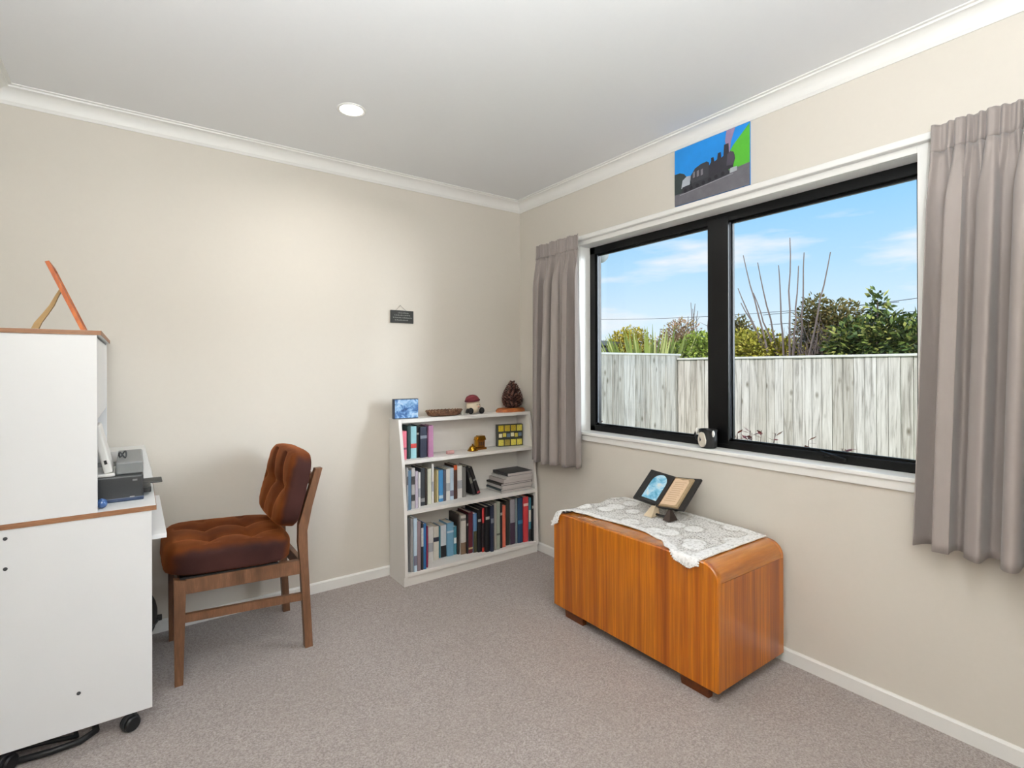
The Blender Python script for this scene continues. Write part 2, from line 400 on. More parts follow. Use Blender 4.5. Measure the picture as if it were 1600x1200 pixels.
tr = MB().box(-0.042, -0.012, -3.05, -0.30, 2.008, 2.034, 0.004)
tag(obj('curtain_track', tr, M_trim), 'white curtain track running above the window', 'curtain track')

# ------------------------------------------------------------------ curtains
def curtain(label, y0t, y1t, y0b, y1b, nf, zb0, zb1, seed, amp):
    rnd = random.Random(seed)
    ph = [rnd.uniform(0, 6.28) for _ in range(6)]
    c = thing('curtain', (-0.075, (y0b+y1b)/2, min(zb0, zb1)), label, 'curtain', 'curtains either side of the window')
    zt, zh = 2.036, 1.948
    def fold(s, z):
        t = (zt - z) / (zt - 0.63)
        w = s + 0.022*math.sin(2*PI*1.3*s + ph[0] + 0.5*t) + 0.012*math.sin(2*PI*2.9*s + ph[1])
        p = 2*PI*nf*w
        big = math.sin(p) * (0.8 + 0.2*math.sin(2*PI*1.7*s + ph[3])) + 0.16*math.sin(2.3*p + ph[4])
        small = 0.30*math.sin(3*p + ph[5]) + 0.18*math.sin(5*p + ph[1])
        k = min(1.0, max(0.0, (zh - z + 0.02) / 0.22)); k = k*k*(3-2*k)
        a = amp * (0.55 + 0.45*min(1, t*1.6))
        pin = 0.012*math.exp(-((z-zh)/0.012)**2)
        x = -0.094 - 0.008*t + (small*0.022 + big*0.010 + 0.018)*(1-k) + big*a*k + pin*math.sin(3*p+ph[5])*0.4
        dy = -0.115*(1/nf)*(y1b-y0b)*math.sin(2*p + 0.6*math.sin(p+ph[0]))*k
        return x, dy
    def P(s, q, za, zb):
        zlow = zb0 + (zb1-zb0)*s
        z = za + (zb - za)*q if zb > 1.0 else za + ((zlow + zb) - za)*q
        if za < 1.0: z = (zlow + za) + (zb - za)*q if zb < 1.0 else z
        t = (zt - z)/(zt - 0.63)
        ya = y0t + (y0b-y0t)*t; yb = y1t + (y1b-y1t)*t
        x, dy = fold(s, z)
        return (min(x, -0.026), ya + (yb-ya)*s + dy, z)
    nu = 280
    a = MB().grid(lambda s, q: P(s, q, zh, zt), nu, 8)
    b = MB().grid(lambda s, q: P(s, q, zh, 0.0), nu, 48)
    for nm, mb in (('heading', a), ('drape', b)):
        o = obj(nm, mb, M_curt, c, smooth=80)
        sm = o.modifiers.new('cloth_thickness', 'SOLIDIFY'); sm.thickness = 0.0025; sm.offset = 0
    for i in range(5):
        y = y0t + (y1t-y0t)*(0.08+0.21*i)
        obj('hook', MB().box(-0.062, -0.0425, y-0.004, y+0.004, 2.012, 2.030, 0.001), M_white, c)
    return c
curtain('taupe pleated curtain beside the bookcase, left of window', -0.27, -0.69, -0.26, -0.70, 4.6, 0.630, 0.640, 3, 0.060)
curtain('taupe pleated curtain hanging at right of window, cut by photo edge', -2.385, -2.93, -2.335, -2.93, 6.6, 0.640, 0.640, 11, 0.064)

# ------------------------------------------------------------------ downlights (the lamps carry their own light)
def downlight(x, y, label):
    t = thing('downlight', (x, y, H-0.02), label, 'downlight', 'recessed ceiling downlights')
    ring = MB(); seg = 32; v = []; f = []
    pr = [(0.062, 0.0), (0.062, -0.004), (0.057, -0.006), (0.050, -0.003), (0.050, 0.0)]
    ring.lathe(pr, (x, y, H), seg); obj('trim_ring', ring, M_white, t, smooth=40)
    obj('diffuser', MB().lathe([(0.0495, -0.0035), (0.0495, -0.002)], (x, y, H), seg), emit_mat('lit_diffuser', (1, 0.96, 0.88), 6.0), t)
    ld = bpy.data.lights.new('downlight_lamp', 'AREA'); ld.shape = 'DISK'; ld.size = 0.095
    ld.energy = DOWNLIGHT_W; ld.color = (1.0, 0.97, 0.94); ld.spread = math.radians(156)
    lo = bpy.data.objects.new('lamp', ld); COL.objects.link(lo); lo.parent = t; lo.location = (0, 0, 0.02-0.008)
    return t
downlight(-1.43, -0.65, 'round white lit downlight in the ceiling near the back wall')
downlight(-1.43, -2.70, 'round white lit downlight in the ceiling above the camera end of room')

fl = thing('added_uplighter', (-2.36, -3.20, 0.0), 'added uplighter, unseen behind the camera, giving fill light', 'added fill light')  # added out of view to fill the room with light off the ceiling
obj('base', MB().lathe([(.14, 0), (.14, .012), (.02, .028)], (-2.36, -3.20, 0), 24), M_chrome, fl, smooth=40)
obj('pole', MB().tube([(-2.36, -3.20, .02), (-2.36, -3.20, 1.31)], .012, 10), M_chrome, fl, smooth=40)
obj('bowl', MB().lathe([(.02, 0), (.09, .03), (.15, .10), (.146, .10), (.086, .036), (.018, .008)], (-2.36, -3.20, 1.30), 28), M_white, fl, smooth=40)
ul = bpy.data.lights.new('fill_uplight', 'AREA'); ul.shape = 'DISK'; ul.size = 0.2; ul.energy = FILL_UPLIGHT_W; ul.color = (0.90, 0.97, 1.04)
uo = bpy.data.objects.new('lamp', ul); COL.objects.link(uo); uo.parent = fl; uo.location = (0, 0, 1.392); uo.rotation_euler = (PI, 0, 0)

# ------------------------------------------------------------------ outside: ground, fences, plants
gnd = MB().box(0.15, 60, -40, 60, -0.60, -0.45)
struct('ground', gnd, pm('lawn', (104, 116, 66), 0.95, 0.35, 8, spec=0.1), 'garden lawn outside below the window', 'lawn')
struct('eave', MB().box(0.15, 0.62, -6, 3, 2.40, 2.47), M_ceil, 'soffit under the roof edge outside', 'eave')

XF, YF = 4.70, 2.15
PW = 0.1176
def fence(name_label, axis, n, start, step, zt, capw, grp):
    if axis == 'y': root = thing('timber_fence', (XF, start + n*step/2, -0.45), name_label, 'fence')
    else: root = thing('timber_fence', (start + n*step/2, YF, -0.45), name_label, 'fence')
    me = None; rnd = random.Random(5 if axis == 'y' else 9)
    for i in range(n):
        c = start + (i+0.5)*step; d = rnd.uniform(-0.005, 0.005)
        w = PW/2 - 0.0025
        if me is None:
            if axis == 'y': mb = MB().box(-0.010, 0.010, -w, w, 0, zt+0.45, 0.003)
            else: mb = MB().box(-w, w, -0.010, 0.010, 0, zt+0.45, 0.003)
            me = bpy.data.meshes.new('paling'); me.from_pydata(mb.v, [], mb.f); me.materials.append(M_paling)
        o = bpy.data.objects.new('paling', me); COL.objects.link(o); o.parent = root
        w3 = Vector((XF + d, c, -0.45)) if axis == 'y' else Vector((c, YF + d, -0.45))
        o.location = w3 - ORG[root.name]; o.rotation_euler = (0, 0, rnd.uniform(-0.012, 0.012))
    e = start + n*step
    lo, hi = min(start, e), max(start, e)
    rail = MB(); cap = MB()
    if axis == 'y':
        cap.box(XF-capw, XF+capw, lo, hi, zt, zt+0.028, 0.004)
        for z in (0.0, 0.55, 1.1): rail.box(XF+0.018, XF+0.060, lo, hi, z, z+0.075)
    else:
        cap.box(lo, hi, YF-capw, YF+capw, zt, zt+0.028, 0.004)
        for z in (0.0, 0.55, 1.1): rail.box(lo, hi, YF+0.018, YF+0.060, z, z+0.075)
    obj('cap_rail', cap, pm('cap_timber', (204, 200, 190), 0.9, 0.2, 10), root); obj('back_rail', rail, pm('rail_timber', (150, 144, 132), 0.9, 0.2, 10), root)
    return root
fence('weathered grey paling fence facing the window, right of the corner', 'y', 36, YF-0.02, -PW, 1.352, 0.035, 'palings')
fence('weathered grey paling fence running out from the house at left', 'x', 29, XF+0.06, -PW, 1.418, 0.035, 'palings')

LF = {}
def leaf_material(k):
    if k in LF: return LF[k]
    pal = {'olive': [(128, 130, 44), (160, 154, 56), (190, 176, 70), (140, 138, 50), (206, 186, 84)],
           'dark': [(40, 56, 26), (56, 74, 34), (72, 92, 40), (104, 118, 52), (176, 172, 92)],
           'yellow': [(170, 152, 46), (200, 176, 56), (214, 194, 80), (150, 142, 54)],
           'brown': [(168, 132, 104), (192, 154, 124), (150, 128, 90), (178, 160, 98)],
           'green': [(106, 130, 46), (146, 164, 60), (178, 188, 84), (86, 110, 42)],
           'conifer': [(92, 86, 46), (124, 110, 58), (80, 84, 44), (150, 126, 74), (104, 110, 52)],
           'red': [(104, 40, 36), (132, 62, 50), (84, 34, 32), (150, 112, 78)],
           'flax': [(84, 100, 38), (130, 142, 58), (104, 118, 44), (196, 196, 122), (70, 84, 34)]}
    LF[k] = leaf_mat('leaves_' + k, pal[k]); return LF[k]
M_bark = pm('bark', (98, 84, 74), 0.9, 0.3, 20); M_twig = pm('grey_twig', (112, 98, 92), 0.9, 0.25, 20)

def leaf(mb, p, d, n, l, w):
    d = d.normalized(); s = d.cross(n)
    if s.length < 1e-4: s = Vector((1, 0, 0))
    s.normalize(); nn = s.cross(d).normalized()
    mid = p + d*l*0.5 - nn*l*0.06
    mb.add([p, mid + s*w*0.5 , p + d*l - nn*l*0.12, mid - s*w*0.5], [(0, 1, 2, 3)])
def foliage(rnd, lobes, n, l, w):
    mb = MB(); tot = sum(a[3]*a[4]*a[5] for a in lobes)
    for (cx, cy, cz, rx, ry, rz) in lobes:
        k = int(n*rx*ry*rz/tot)
        for _ in range(k):
            v = Vector((rnd.gauss(0, 1), rnd.gauss(0, 1), rnd.gauss(0, 1))).normalized()
            r = rnd.uniform(0.3, 1.05)
            p = Vector((cx + v.x*rx*r, cy + v.y*ry*r, cz + v.z*rz*r))
            d = (v + Vector((rnd.uniform(-.8, .8), rnd.uniform(-.8, .8), rnd.uniform(-.7, .4))))
            leaf(mb, p, d, Vector((rnd.uniform(-1, 1), rnd.uniform(-1, 1), 1)), l*rnd.uniform(.6, 1.3), w*rnd.uniform(.7, 1.2))
    return mb
def branch_pts(rnd, a, b, n=6, j=0.04):
    a = Vector(a); b = Vector(b); out = []
    for i in range(n+1):
        t = i/n; p = a.lerp(b, t)
        out.append(p + Vector((rnd.uniform(-j, j), rnd.uniform(-j, j), rnd.uniform(-j, j)*0.4))*math.sin(PI*t))
    return out
def shrub(name, label, cat, x, y, lobes, n, l, w, mk, seed, trunk=True, grp='plants beyond the fence'):
    rnd = random.Random(seed); t = thing(name, (x, y, -0.45), label, cat, grp)
    obj('foliage', foliage(rnd, lobes, n, l, w), leaf_material(mk), t)['kind'] = 'stuff'
    tm = MB()
    for (cx, cy, cz, rx, ry, rz) in lobes:
        tm.tube(branch_pts(rnd, (x, y, -0.45), (cx, cy, cz + rz*0.5), 6, 0.08), [0.045*(1-i/7.5) for i in range(7)], 6)
    obj('trunk', tm, M_bark, t); return t
shrub('olive_shrub', 'low olive-yellow shrub above the fence just right of the mullion', 'shrub', 6.3, 1.80,
      [(6.3, 2.05, 1.45, .45, .45, .42), (6.2, 1.62, 1.42, .45, .42, .42), (6.3, 1.25, 1.35, .4, .4, .35)], 8500, .075, .045, 'olive', 21)
shrub('round_shrub', 'tall rounded green-brown shrub behind the bare twigs', 'shrub', 6.6, .75,
      [(6.6, .92, 1.75, .4, .30, .62), (6.6, .55, 1.70, .45, .38, .56), (6.5, .25, 1.45, .4, .4, .42)], 9000, .075, .042, 'conifer', 22)
shrub('broadleaf_shrub', 'large-leaved dark green shrub over the right end of fence', 'shrub', 6.0, -.25,
      [(6.0, .18, 1.42, .40, .34, .46), (6.0, -.2, 1.5, .42, .34, .50), (6.0, -.58, 1.42, .42, .36, .48), (6.0, -.14, 1.98, .16, .13, .30)], 6500, .105, .050, 'dark', 23)
shrub('broadleaf_shrub', 'yellow-green broad-leaved shrub against the curtain side of view', 'shrub', 6.4, -1.1,
      [(6.4, -.95, 1.45, .4, .4, .42), (6.4, -1.4, 1.5, .4, .4, .45)], 4500, .105, .050, 'green', 24)
shrub('green_shrub', 'bright green shrub seen left of the mullion above the fence step', 'shrub', 6.0, 2.85,
      [(6.0, 2.62, 1.45, .38, .34, .40), (6.1, 3.0, 1.4, .35, .32, .32)], 6000, .08, .048, 'green', 25)
shrub('brown_shrub', 'brownish leafless-looking shrub behind the flax', 'shrub', 7.0, 3.9,
      [(7.0, 3.75, 1.6, .5, .45, .62), (7.1, 4.15, 1.45, .45, .4, .45)], 8000, .07, .035, 'brown', 26)
shrub('yellow_shrub', 'yellow-leaved shrub between the shed and the flax', 'shrub', 6.6, 4.9,
      [(6.6, 4.75, 1.65, .5, .45, .45), (6.7, 5.2, 1.5, .4, .4, .4)], 6000, .08, .045, 'yellow', 27)
shrub('conifer', 'dark brown-green conifer partly hidden by the window mullion', 'tree', 8.6, 3.5,
      [(8.6, 3.5, 1.4, .6, .50, .8), (8.6, 3.45, 1.85, .42, .36, .50)], 8000, .10, .04, 'conifer', 28, grp='trees beyond the fence')

rnd = random.Random(31)
tw = thing('bare_shrub', (6.0, 1.12, -0.45), 'leafless grey shrub with tall whippy stems above the fence', 'shrub', 'plants beyond the fence')
tips = [(1.024, 3.23), (1.926, 2.57), (1.754, 3.08), (1.557, 2.94), (.414, 2.89), (.806, 2.963), (.90, 2.78), (1.24, 2.85), (1.62, 2.45), (1.80, 2.30)]
for i, (ty, tz) in enumerate(tips):
    b0 = (6.0 + rnd.uniform(-.1, .1), 1.02 + (ty-1.05)*0.25, -0.45)
    m1 = (6.0 + rnd.uniform(-.1, .1), 1.02 + (ty-1.05)*0.42, 1.3)
    pts = branch_pts(rnd, b0, m1, 3, .01)[:-1] + branch_pts(rnd, m1, (6.0 + rnd.uniform(-.1, .1), ty, tz), 7, .016)
    n = len(pts); mb = MB().tube(pts, [0.020*(1-k/(n+1.5))+0.003 for k in range(n)], 6)
    obj('stem', mb, M_twig, tw)
mb = MB()
for i in range(150):
    y = rnd.gauss(.75, .28); z = rnd.uniform(1.1, 1.7); a = (6.15 + rnd.uniform(-.25, .1), y, z-0.3)
    mb.tube(branch_pts(rnd, a, (a[0] + rnd.uniform(-.1, .1), y + rnd.uniform(-.3, .3), z + rnd.uniform(.1, .4)), 3, .02), [.006, .005, .003, .002], 4)
o = obj('twigs', mb, M_twig, tw); o['kind'] = 'stuff'
tw2 = thing('bare_tree', (8.0, 4.4, -0.45), 'thin leafless tree twigs rising behind the flax', 'tree', 'trees beyond the fence')
for i in range(13):
    y = rnd.uniform(3.4, 5.0); z = rnd.uniform(2.2, 2.75)
    pts = branch_pts(rnd, (8.0, 4.2 + (y-4.2)*.4, -0.45), (8.0 + rnd.uniform(-.2, .2), y, z), 8, .12)
    mb = MB().tube(pts, [0.022*(1-k/9.5)+0.003 for k in range(9)], 5)
    for j in (5, 6, 7):
        q = pts[j]; mb.tube([q, q + Vector((rnd.uniform(-.1, .1), rnd.uniform(-.22, .22), rnd.uniform(.1, .28)))], [.006, .002], 4)
    obj('stem', mb, M_twig, tw2)

fx = thing('flax_plant', (5.35, 3.2, -0.45), 'spiky yellow-green flax clump above the left fence', 'flax', 'plants beyond the fence')
mb = MB(); rnd = random.Random(41)
for i in range(170):
    a = rnd.uniform(-.75, .75); hgt = rnd.uniform(.86, 1.0)*(2.50 - abs(a)*0.10); side = rnd.uniform(-.35, .35)
    b0 = Vector((5.3 + rnd.uniform(-.12, .12), 3.2 + rnd.uniform(-.12, .12), -0.45)); w = rnd.uniform(.030, .050)
    lat = Vector((.63, -.77, 0)); tipd = (lat*math.sin(a)*.9 + Vector((.1*side, .1*side, math.cos(a)))).normalized(); pts = []
    for k in range(7):
        t = k/6; p = b0 + tipd*hgt*t + lat*math.sin(a)*.25*t*t - Vector((0, 0, abs(a)*.14*t*t)); ww = w*(1-t**3)+.002
        s = (lat*math.cos(a) + Vector((rnd.uniform(-.3, .3), rnd.uniform(-.3, .3), -math.sin(a)))).normalized(); pts.append((p - s*ww, p + s*ww))
    mb.add([q for pr in pts for q in pr], [(2*k, 2*k+1, 2*k+3, 2*k+2) for k in range(6)])
o = obj('blades', mb, leaf_material('flax'), fx); o['kind'] = 'stuff'
obj('crown', MB().lathe([(.16, 0), (.2, .15), (.1, .35)], (5.3, 3.2, -0.45), 12), M_bark, fx)

def red_plant(y, x, h, seed, label):
    rnd = random.Random(seed); t = thing('red_leaf_shrub', (x, y, -0.45), label, 'shrub', 'red-leaved shrubs under the window')
    st = MB(); lv = MB()
    for i in range(9):
        tip = Vector((x + rnd.uniform(-.08, .08), y + rnd.uniform(-.12, .12), h - rnd.uniform(0, .10)))
        pts = branch_pts(rnd, (x, y, -0.45), tip, 6, .05); st.tube(pts, [.006, .006, .005, .004, .003, .003, .002], 5)
        for k in range(4):
            leaf(lv, tip + Vector((0, 0, -k*.014)), Vector((rnd.uniform(-1, 1), rnd.uniform(-1, 1), rnd.uniform(-.1, .6))), Vector((0, 0, 1)), .052, .028)
    obj('stems', st, M_twig, t); obj('leaves', lv, leaf_material('red'), t)
red_plant(-1.39, .62, .885, 51, 'red-leaved shrub tips outside beside the window mullion')
red_plant(-1.74, .62, .856, 52, 'red-leaved shrub tips outside at middle of the right pane')
red_plant(-.27, .62, .84, 53, 'small shrub tips outside at the left corner of the left pane')

sh = thing('garden_shed', (6.0, 5.3, -0.45), 'grey garden shed corner showing over the left fence', 'shed')
obj('wall', MB().box(3.4, 6.50, 5.0, 7.0, -0.45, 1.66), pm('shed_wall', (172, 172, 170), 0.9, 0.1, 6), sh)
obj('roof', MB().prism([(3.2, 1.74), (6.70, 1.70), (6.70, 1.76), (3.2, 1.92)], 'y', 4.8, 7.2), pm('shed_roof', (124, 126, 128), 0.8, 0.1, 6), sh)
nb = thing('house', (14.0, -1.2, -0.45), 'neighbouring house roof glimpsed behind the broad-leaved shrub', 'house')
obj('wall', MB().box(12.5, 16, -6, 0.4, -0.45, 1.9), pm('house_wall', (150, 168, 168), 0.9, 0.05, 6), nb)
obj('roof', MB().prism([(-6.4, 1.85), (0.8, 1.85), (-1.6, 2.75), (-6.4, 2.75)], 'x', 12.2, 16.4), pm('house_roof', (92, 92, 96), 0.8, 0.1, 6), nb)

def wire(pts, label):
    P = [Vector(p) for p in pts]; mb = MB()
    q = []
    for i in range(13):
        t = i/12; p = P[0].lerp(P[1], t); p.z -= 0.35*math.sin(PI*t); q.append(p)
    tag(obj('power_line', mb.tube(q, 0.012, 5), pm('cable_black', (70, 74, 80), 0.8, 0.1, 10)), label, 'power line', 'overhead power lines')
wire([(20, 26, 4.75), (20, 4, 3.55)], 'thin overhead wire crossing low sky in the left pane')
wire([(20, 9, 3.5), (20, -4, 4.6)], 'upper thin overhead wire at right side of the right pane')
wire([(20.5, 9, 3.1), (20.5, -4, 4.2)], 'lower thin overhead wire at right side of the right pane')

lt = thing('security_light', (0.15, -0.47, 2.0), 'grey dome light outside the top left corner of window', 'light')
obj('bracket', MB().box(0.15, 0.30, -0.485, -0.455, 1.99, 2.02, 0.003), M_grey, lt)
obj('dome', MB().ball((0.30, -0.490, 1.998), 0.062, 18), pm('dome_grey', (150, 154, 158), 0.35, 0.05, 10), lt, smooth=60)

# ------------------------------------------------------------------ bookcase
BX0, BX1 = -0.992, -0.030
bc = thing('bookcase', ((BX0+BX1)/2, -0.12, 0.0), 'low white bookcase with four shelves in the corner', 'bookcase')
side = [(-0.020, 0), (-0.020, 0.940), (-0.152, 0.940), (-0.196, 0.708), (-0.228, 0.426), (-0.238, 0.072), (-0.238, 0.055), (-0.225, 0.055), (-0.225, 0)]
for x in (BX0, BX1-0.018): obj('side_panel', MB().prism(side, 'x', x, x+0.018), M_shelf, bc)
SH = [('shelf', 0.055, 0.075, -0.238), ('shelf', 0.404, 0.426, -0.229), ('shelf', 0.686, 0.706, -0.198), ('top_board', 0.918, 0.940, -0.1525)]
for nm, z0, z1, yf in SH:
    obj(nm, MB().box(BX0+0.018, BX1-0.018, yf, -0.020, z0, z1, 0.0012), M_shelf, bc)
obj('kick_board', MB().box(BX0+0.018, BX1-0.018, -0.224, -0.209, 0, 0.055), M_shelf, bc)
obj('back_panel', MB().box(BX0+0.018, BX1-0.018, -0.020, -0.0135, 0.058, 0.936), M_shelf, bc)

# ------------------------------------------------------------------ books
PAL = {'g3': (110, 112, 114), 'gm': (150, 148, 146), 'pb': (196, 216, 232), 'mv': (150, 132, 138), 'bw': (50, 48, 48), 'bl': (44, 104, 160), 'cr': (150, 34, 74),
       'wh': (220, 218, 214), 'cm': (214, 208, 196), 'te': (52, 120, 138), 'wb': (206, 210, 214), 'st': (112, 160, 188), 'te2': (70, 132, 150), 'dk': (52, 44, 40),
       'cb': (200, 196, 186), 'bk': (24, 24, 27), 'ma': (92, 30, 40), 'bo': (96, 136, 176), 'rb': (40, 34, 38), 'nv': (38, 46, 66), 'gb': (158, 152, 142),
       'gg': (150, 158, 142), 'or': (206, 104, 82), 'bg': (40, 42, 38), 'gp': (150, 146, 152), 'gt': (120, 134, 136), 'nb': (34, 66, 100), 'rd': (196, 56, 62),
       'tw': (66, 128, 146), 'bs': (30, 28, 30), 'gs': (168, 170, 172), 'sb': (92, 124, 150), 'ws': (186, 184, 182), 'pw': (186, 176, 190), 'ch': (58, 62, 68),
       'cg': (206, 208, 190), 'ol': (140, 122, 80), 'cy': (204, 190, 142), 'bb': (68, 140, 196), 'ng': (84, 88, 104), 'br': (80, 52, 42), 'gk': (120, 118, 114),
       'pk': (222, 118, 134), 'bt': (30, 62, 62), 'tl': (150, 198, 206), 'mv2': (172, 118, 152)}
DESC = {'g3': 'slim dark grey book', 'gm': 'mid-grey book', 'pb': 'pale blue book', 'mv': 'mauve-grey book', 'bw': 'narrow black and white book', 'bl': 'blue paperback',
        'cr': 'thin crimson book', 'wh': 'white book', 'cm': 'cream book', 'te': 'thin teal book', 'wb': 'white book with black foot', 'st': 'thick steel-blue book',
        'te2': 'teal paperback', 'dk': 'dark brown book', 'cb': 'cream book with brown foot', 'bk': 'black book', 'ma': 'maroon book', 'bo': 'blue and olive book',
        'rb': 'black book with red bands', 'nv': 'dark navy book', 'gb': 'grey-beige book', 'gg': 'grey-green book', 'or': 'salmon-red book', 'bg': 'black-green book',
        'gp': 'pale grey book with dark foot', 'gt': 'grey-teal book', 'nb': 'navy blue book', 'rd': 'bright red book', 'tw': 'teal book with black foot', 'bs': 'speckled black book',
        'gs': 'speckled grey book', 'sb': 'steel-blue paperback', 'ws': 'speckled white book', 'pw': 'pale lilac book', 'ch': 'charcoal book', 'cg': 'pale cream-green book',
        'ol': 'olive-brown book', 'cy': 'cream-yellow book', 'bb': 'bright blue book', 'ng': 'navy-grey book', 'br': 'brown book with orange top', 'gk': 'grey book',
        'pk': 'pink book', 'bt': 'black-teal book', 'tl': 'pale teal book with red mark', 'mv2': 'mauve book'}
BAND = {'wb': [(0.0, 0.36, (28, 28, 30))], 'cb': [(0.0, 0.30, (128, 104, 80)), (0.86, 0.93, (120, 116, 110))], 'bo': [(0.0, 0.55, (72, 70, 48))], 'rb': [(0.66, 1.0, (196, 58, 60)), (0.0, 0.1, (206, 60, 44))],
        'gp': [(0.0, 0.48, (66, 48, 66))], 'tw': [(0.0, 0.28, (26, 26, 30)), (0.45, 0.72, (206, 204, 194))], 'br': [(0.86, 1.0, (214, 92, 44))], 'tl': [(0.32, 0.46, (196, 70, 66))],
        'cm': [(0.55, 0.68, (52, 58, 74))], 'bs': [(0.04, 0.10, (170, 60, 70)), (0.5, 0.56, (150, 150, 150))], 'ma': [(0.1, 0.14, (190, 170, 120))], 'rd': [(0.80, 0.86, (228, 190, 180))],
        'bk': [(0.72, 0.78, (170, 168, 160))], 'nv': [(0.62, 0.72, (120, 128, 140))], 'ws': [(0.2, 0.35, (60, 60, 62)), (0.6, 0.8, (66, 64, 64))], 'gs': [(0.6, 0.8, (88, 88, 90))],
        'st': [(0.7, 0.76, (190, 210, 220))], 'bb': [(0.1, 0.2, (190, 214, 230))], 'te2': [(0.4, 0.6, (214, 220, 220))], 'pb': [(0.12, 0.3, (120, 120, 140))], 'bw': [(0.5, 0.9, (206, 204, 200))],
        'gg': [(0.3, 0.34, (90, 96, 86))], 'nb': [(0.42, 0.5, (60, 120, 160))], 'ch': [(0.1, 0.2, (150, 150, 150))], 'wh': [(0.3, 0.55, (170, 172, 178))], 'pk': [(0.35, 0.42, (120, 70, 90))]}
ORD = ['first','second','third','fourth','fifth','sixth','seventh','eighth','ninth','tenth','eleventh','twelfth','thirteenth','fourteenth','fifteenth','sixteenth',
       'seventeenth','eighteenth','nineteenth','twentieth','twenty-first','twenty-second','twenty-third','twenty-fourth','twenty-fifth','twenty-sixth','twenty-seventh',
       'twenty-eighth','twenty-ninth','thirtieth','thirty-first','thirty-second','thirty-third','thirty-fourth']
def book(x0, x1, yf, z0, h, k, label, group, depth=0.13, lean=0.0):
    depth = min(depth, -0.024 - yf)
    t = thing('book', ((x0+x1)/2, yf + depth/2, z0), label, 'book', group)
    c = 0.0022; g = 0.0006
    x0 += g; x1 -= g; cm = pm('cover_' + k, PAL[k], 0.5, 0.10, 40)
    cov = MB().box(x0, x0+c, yf, yf+depth, z0, z0+h).box(x1-c, x1, yf, yf+depth, z0, z0+h)
    w = x1-x0; n = 5; pts = []
    for i in range(n+1):
        a = PI*i/n; pts.append((x0 + w/2 - w/2*math.cos(a), yf - 0.003*math.sin(a)))
    pts += [(x1, yf+c), (x0, yf+c)]
    cov.prism(pts, 'z', z0, z0+h)
    obj('cover', cov, cm, t)
    obj('page_block', MB().box(x0+c, x1-c, yf+c, yf+depth-0.003, z0+0.003, z0+h-0.004), M_paper, t)
    for (a, b, col) in BAND.get(k, []):
        pts2 = [(p[0], p[1]-0.0006) for p in pts[:n+1]] + [(x1-0.0002, yf+0.0005), (x0+0.0002, yf+0.0005)]
        obj('spine_band', MB().prism(pts2, 'z', z0+h*a, z0+h*b), pm('band_%d_%d_%d' % col, col, 0.55, 0.35 if k in ('ws', 'gs', 'wb', 'bw') else 0.1, 90), t)
    if lean:
        px = x0 if lean < 0 else x1
        t.location = (px, t.location.y, z0); 
        for ch in t.children: ch.location.x = (ORG[t.name].x - px)
        t.rotation_euler = (0, lean, 0)
    return t
bottom = [(-0.962,-0.953,-0.214,0.309,'g3'),(-0.957,-0.936,-0.224,0.306,'gm'),(-0.941,-0.915,-0.232,0.305,'pb'),(-0.914,-0.891,-0.230,0.283,'mv'),(-0.888,-0.873,-0.228,0.269,'bw'),
 (-0.873,-0.854,-0.226,0.261,'bl'),(-0.847,-0.837,-0.212,0.239,'cr'),(-0.806,-0.771,-0.153,0.211,'wh'),(-0.762,-0.725,-0.136,0.202,'cm'),(-0.716,-0.704,-0.120,0.192,'te'),(-0.704,-0.665,-0.120,0.195,'wb'),
 (-0.670,-0.618,-0.128,0.205,'st'),(-0.616,-0.594,-0.125,0.174,'te2'),(-0.601,-0.580,-0.136,0.251,'dk'),(-0.589,-0.541,-0.150,0.242,'cb'),(-0.546,-0.530,-0.159,0.243,'bk'),(-0.532,-0.501,-0.162,0.256,'ma'),
 (-0.505,-0.473,-0.169,0.245,'bo'),(-0.481,-0.449,-0.181,0.267,'bk'),(-0.455,-0.432,-0.191,0.277,'rb'),(-0.442,-0.401,-0.207,0.285,'bk'),(-0.411,-0.378,-0.220,0.291,'nv'),(-0.369,-0.350,-0.209,0.299,'gb'),
 (-0.350,-0.322,-0.209,0.303,'gg'),(-0.316,-0.298,-0.200,0.293,'bk'),(-0.297,-0.271,-0.198,0.269,'or'),(-0.259,-0.226,-0.181,0.291,'bg'),(-0.229,-0.189,-0.185,0.295,'gp'),(-0.190,-0.168,-0.187,0.299,'gt'),
 (-0.172,-0.131,-0.192,0.300,'nb'),(-0.137,-0.086,-0.200,0.299,'rd'),(-0.090,-0.066,-0.205,0.290,'tw'),(-0.066,-0.050,-0.213,0.303,'bk')]
mid = [(-0.985,-0.966,-0.222,0.246,'gs'),(-0.959,-0.938,-0.205,0.225,'sb'),(-0.934,-0.911,-0.198,0.235,'ws'),(-0.911,-0.892,-0.198,0.214,'pw'),(-0.888,-0.872,-0.190,0.203,'wh'),(-0.860,-0.832,-0.165,0.221,'ch'),
 (-0.832,-0.816,-0.165,0.214,'dk'),(-0.813,-0.785,-0.159,0.211,'cg'),(-0.781,-0.765,-0.151,0.236,'wh'),(-0.762,-0.746,-0.147,0.196,'ol'),(-0.746,-0.732,-0.148,0.194,'cy'),(-0.731,-0.700,-0.147,0.191,'bb'),
 (-0.700,-0.681,-0.147,0.189,'ng'),(-0.682,-0.654,-0.149,0.194,'wh'),(-0.654,-0.628,-0.148,0.194,'pb'),(-0.625,-0.599,-0.143,0.209,'br'),(-0.597,-0.562,-0.140,0.201,'wh'),(-0.559,-0.532,-0.135,0.189,'gk')]
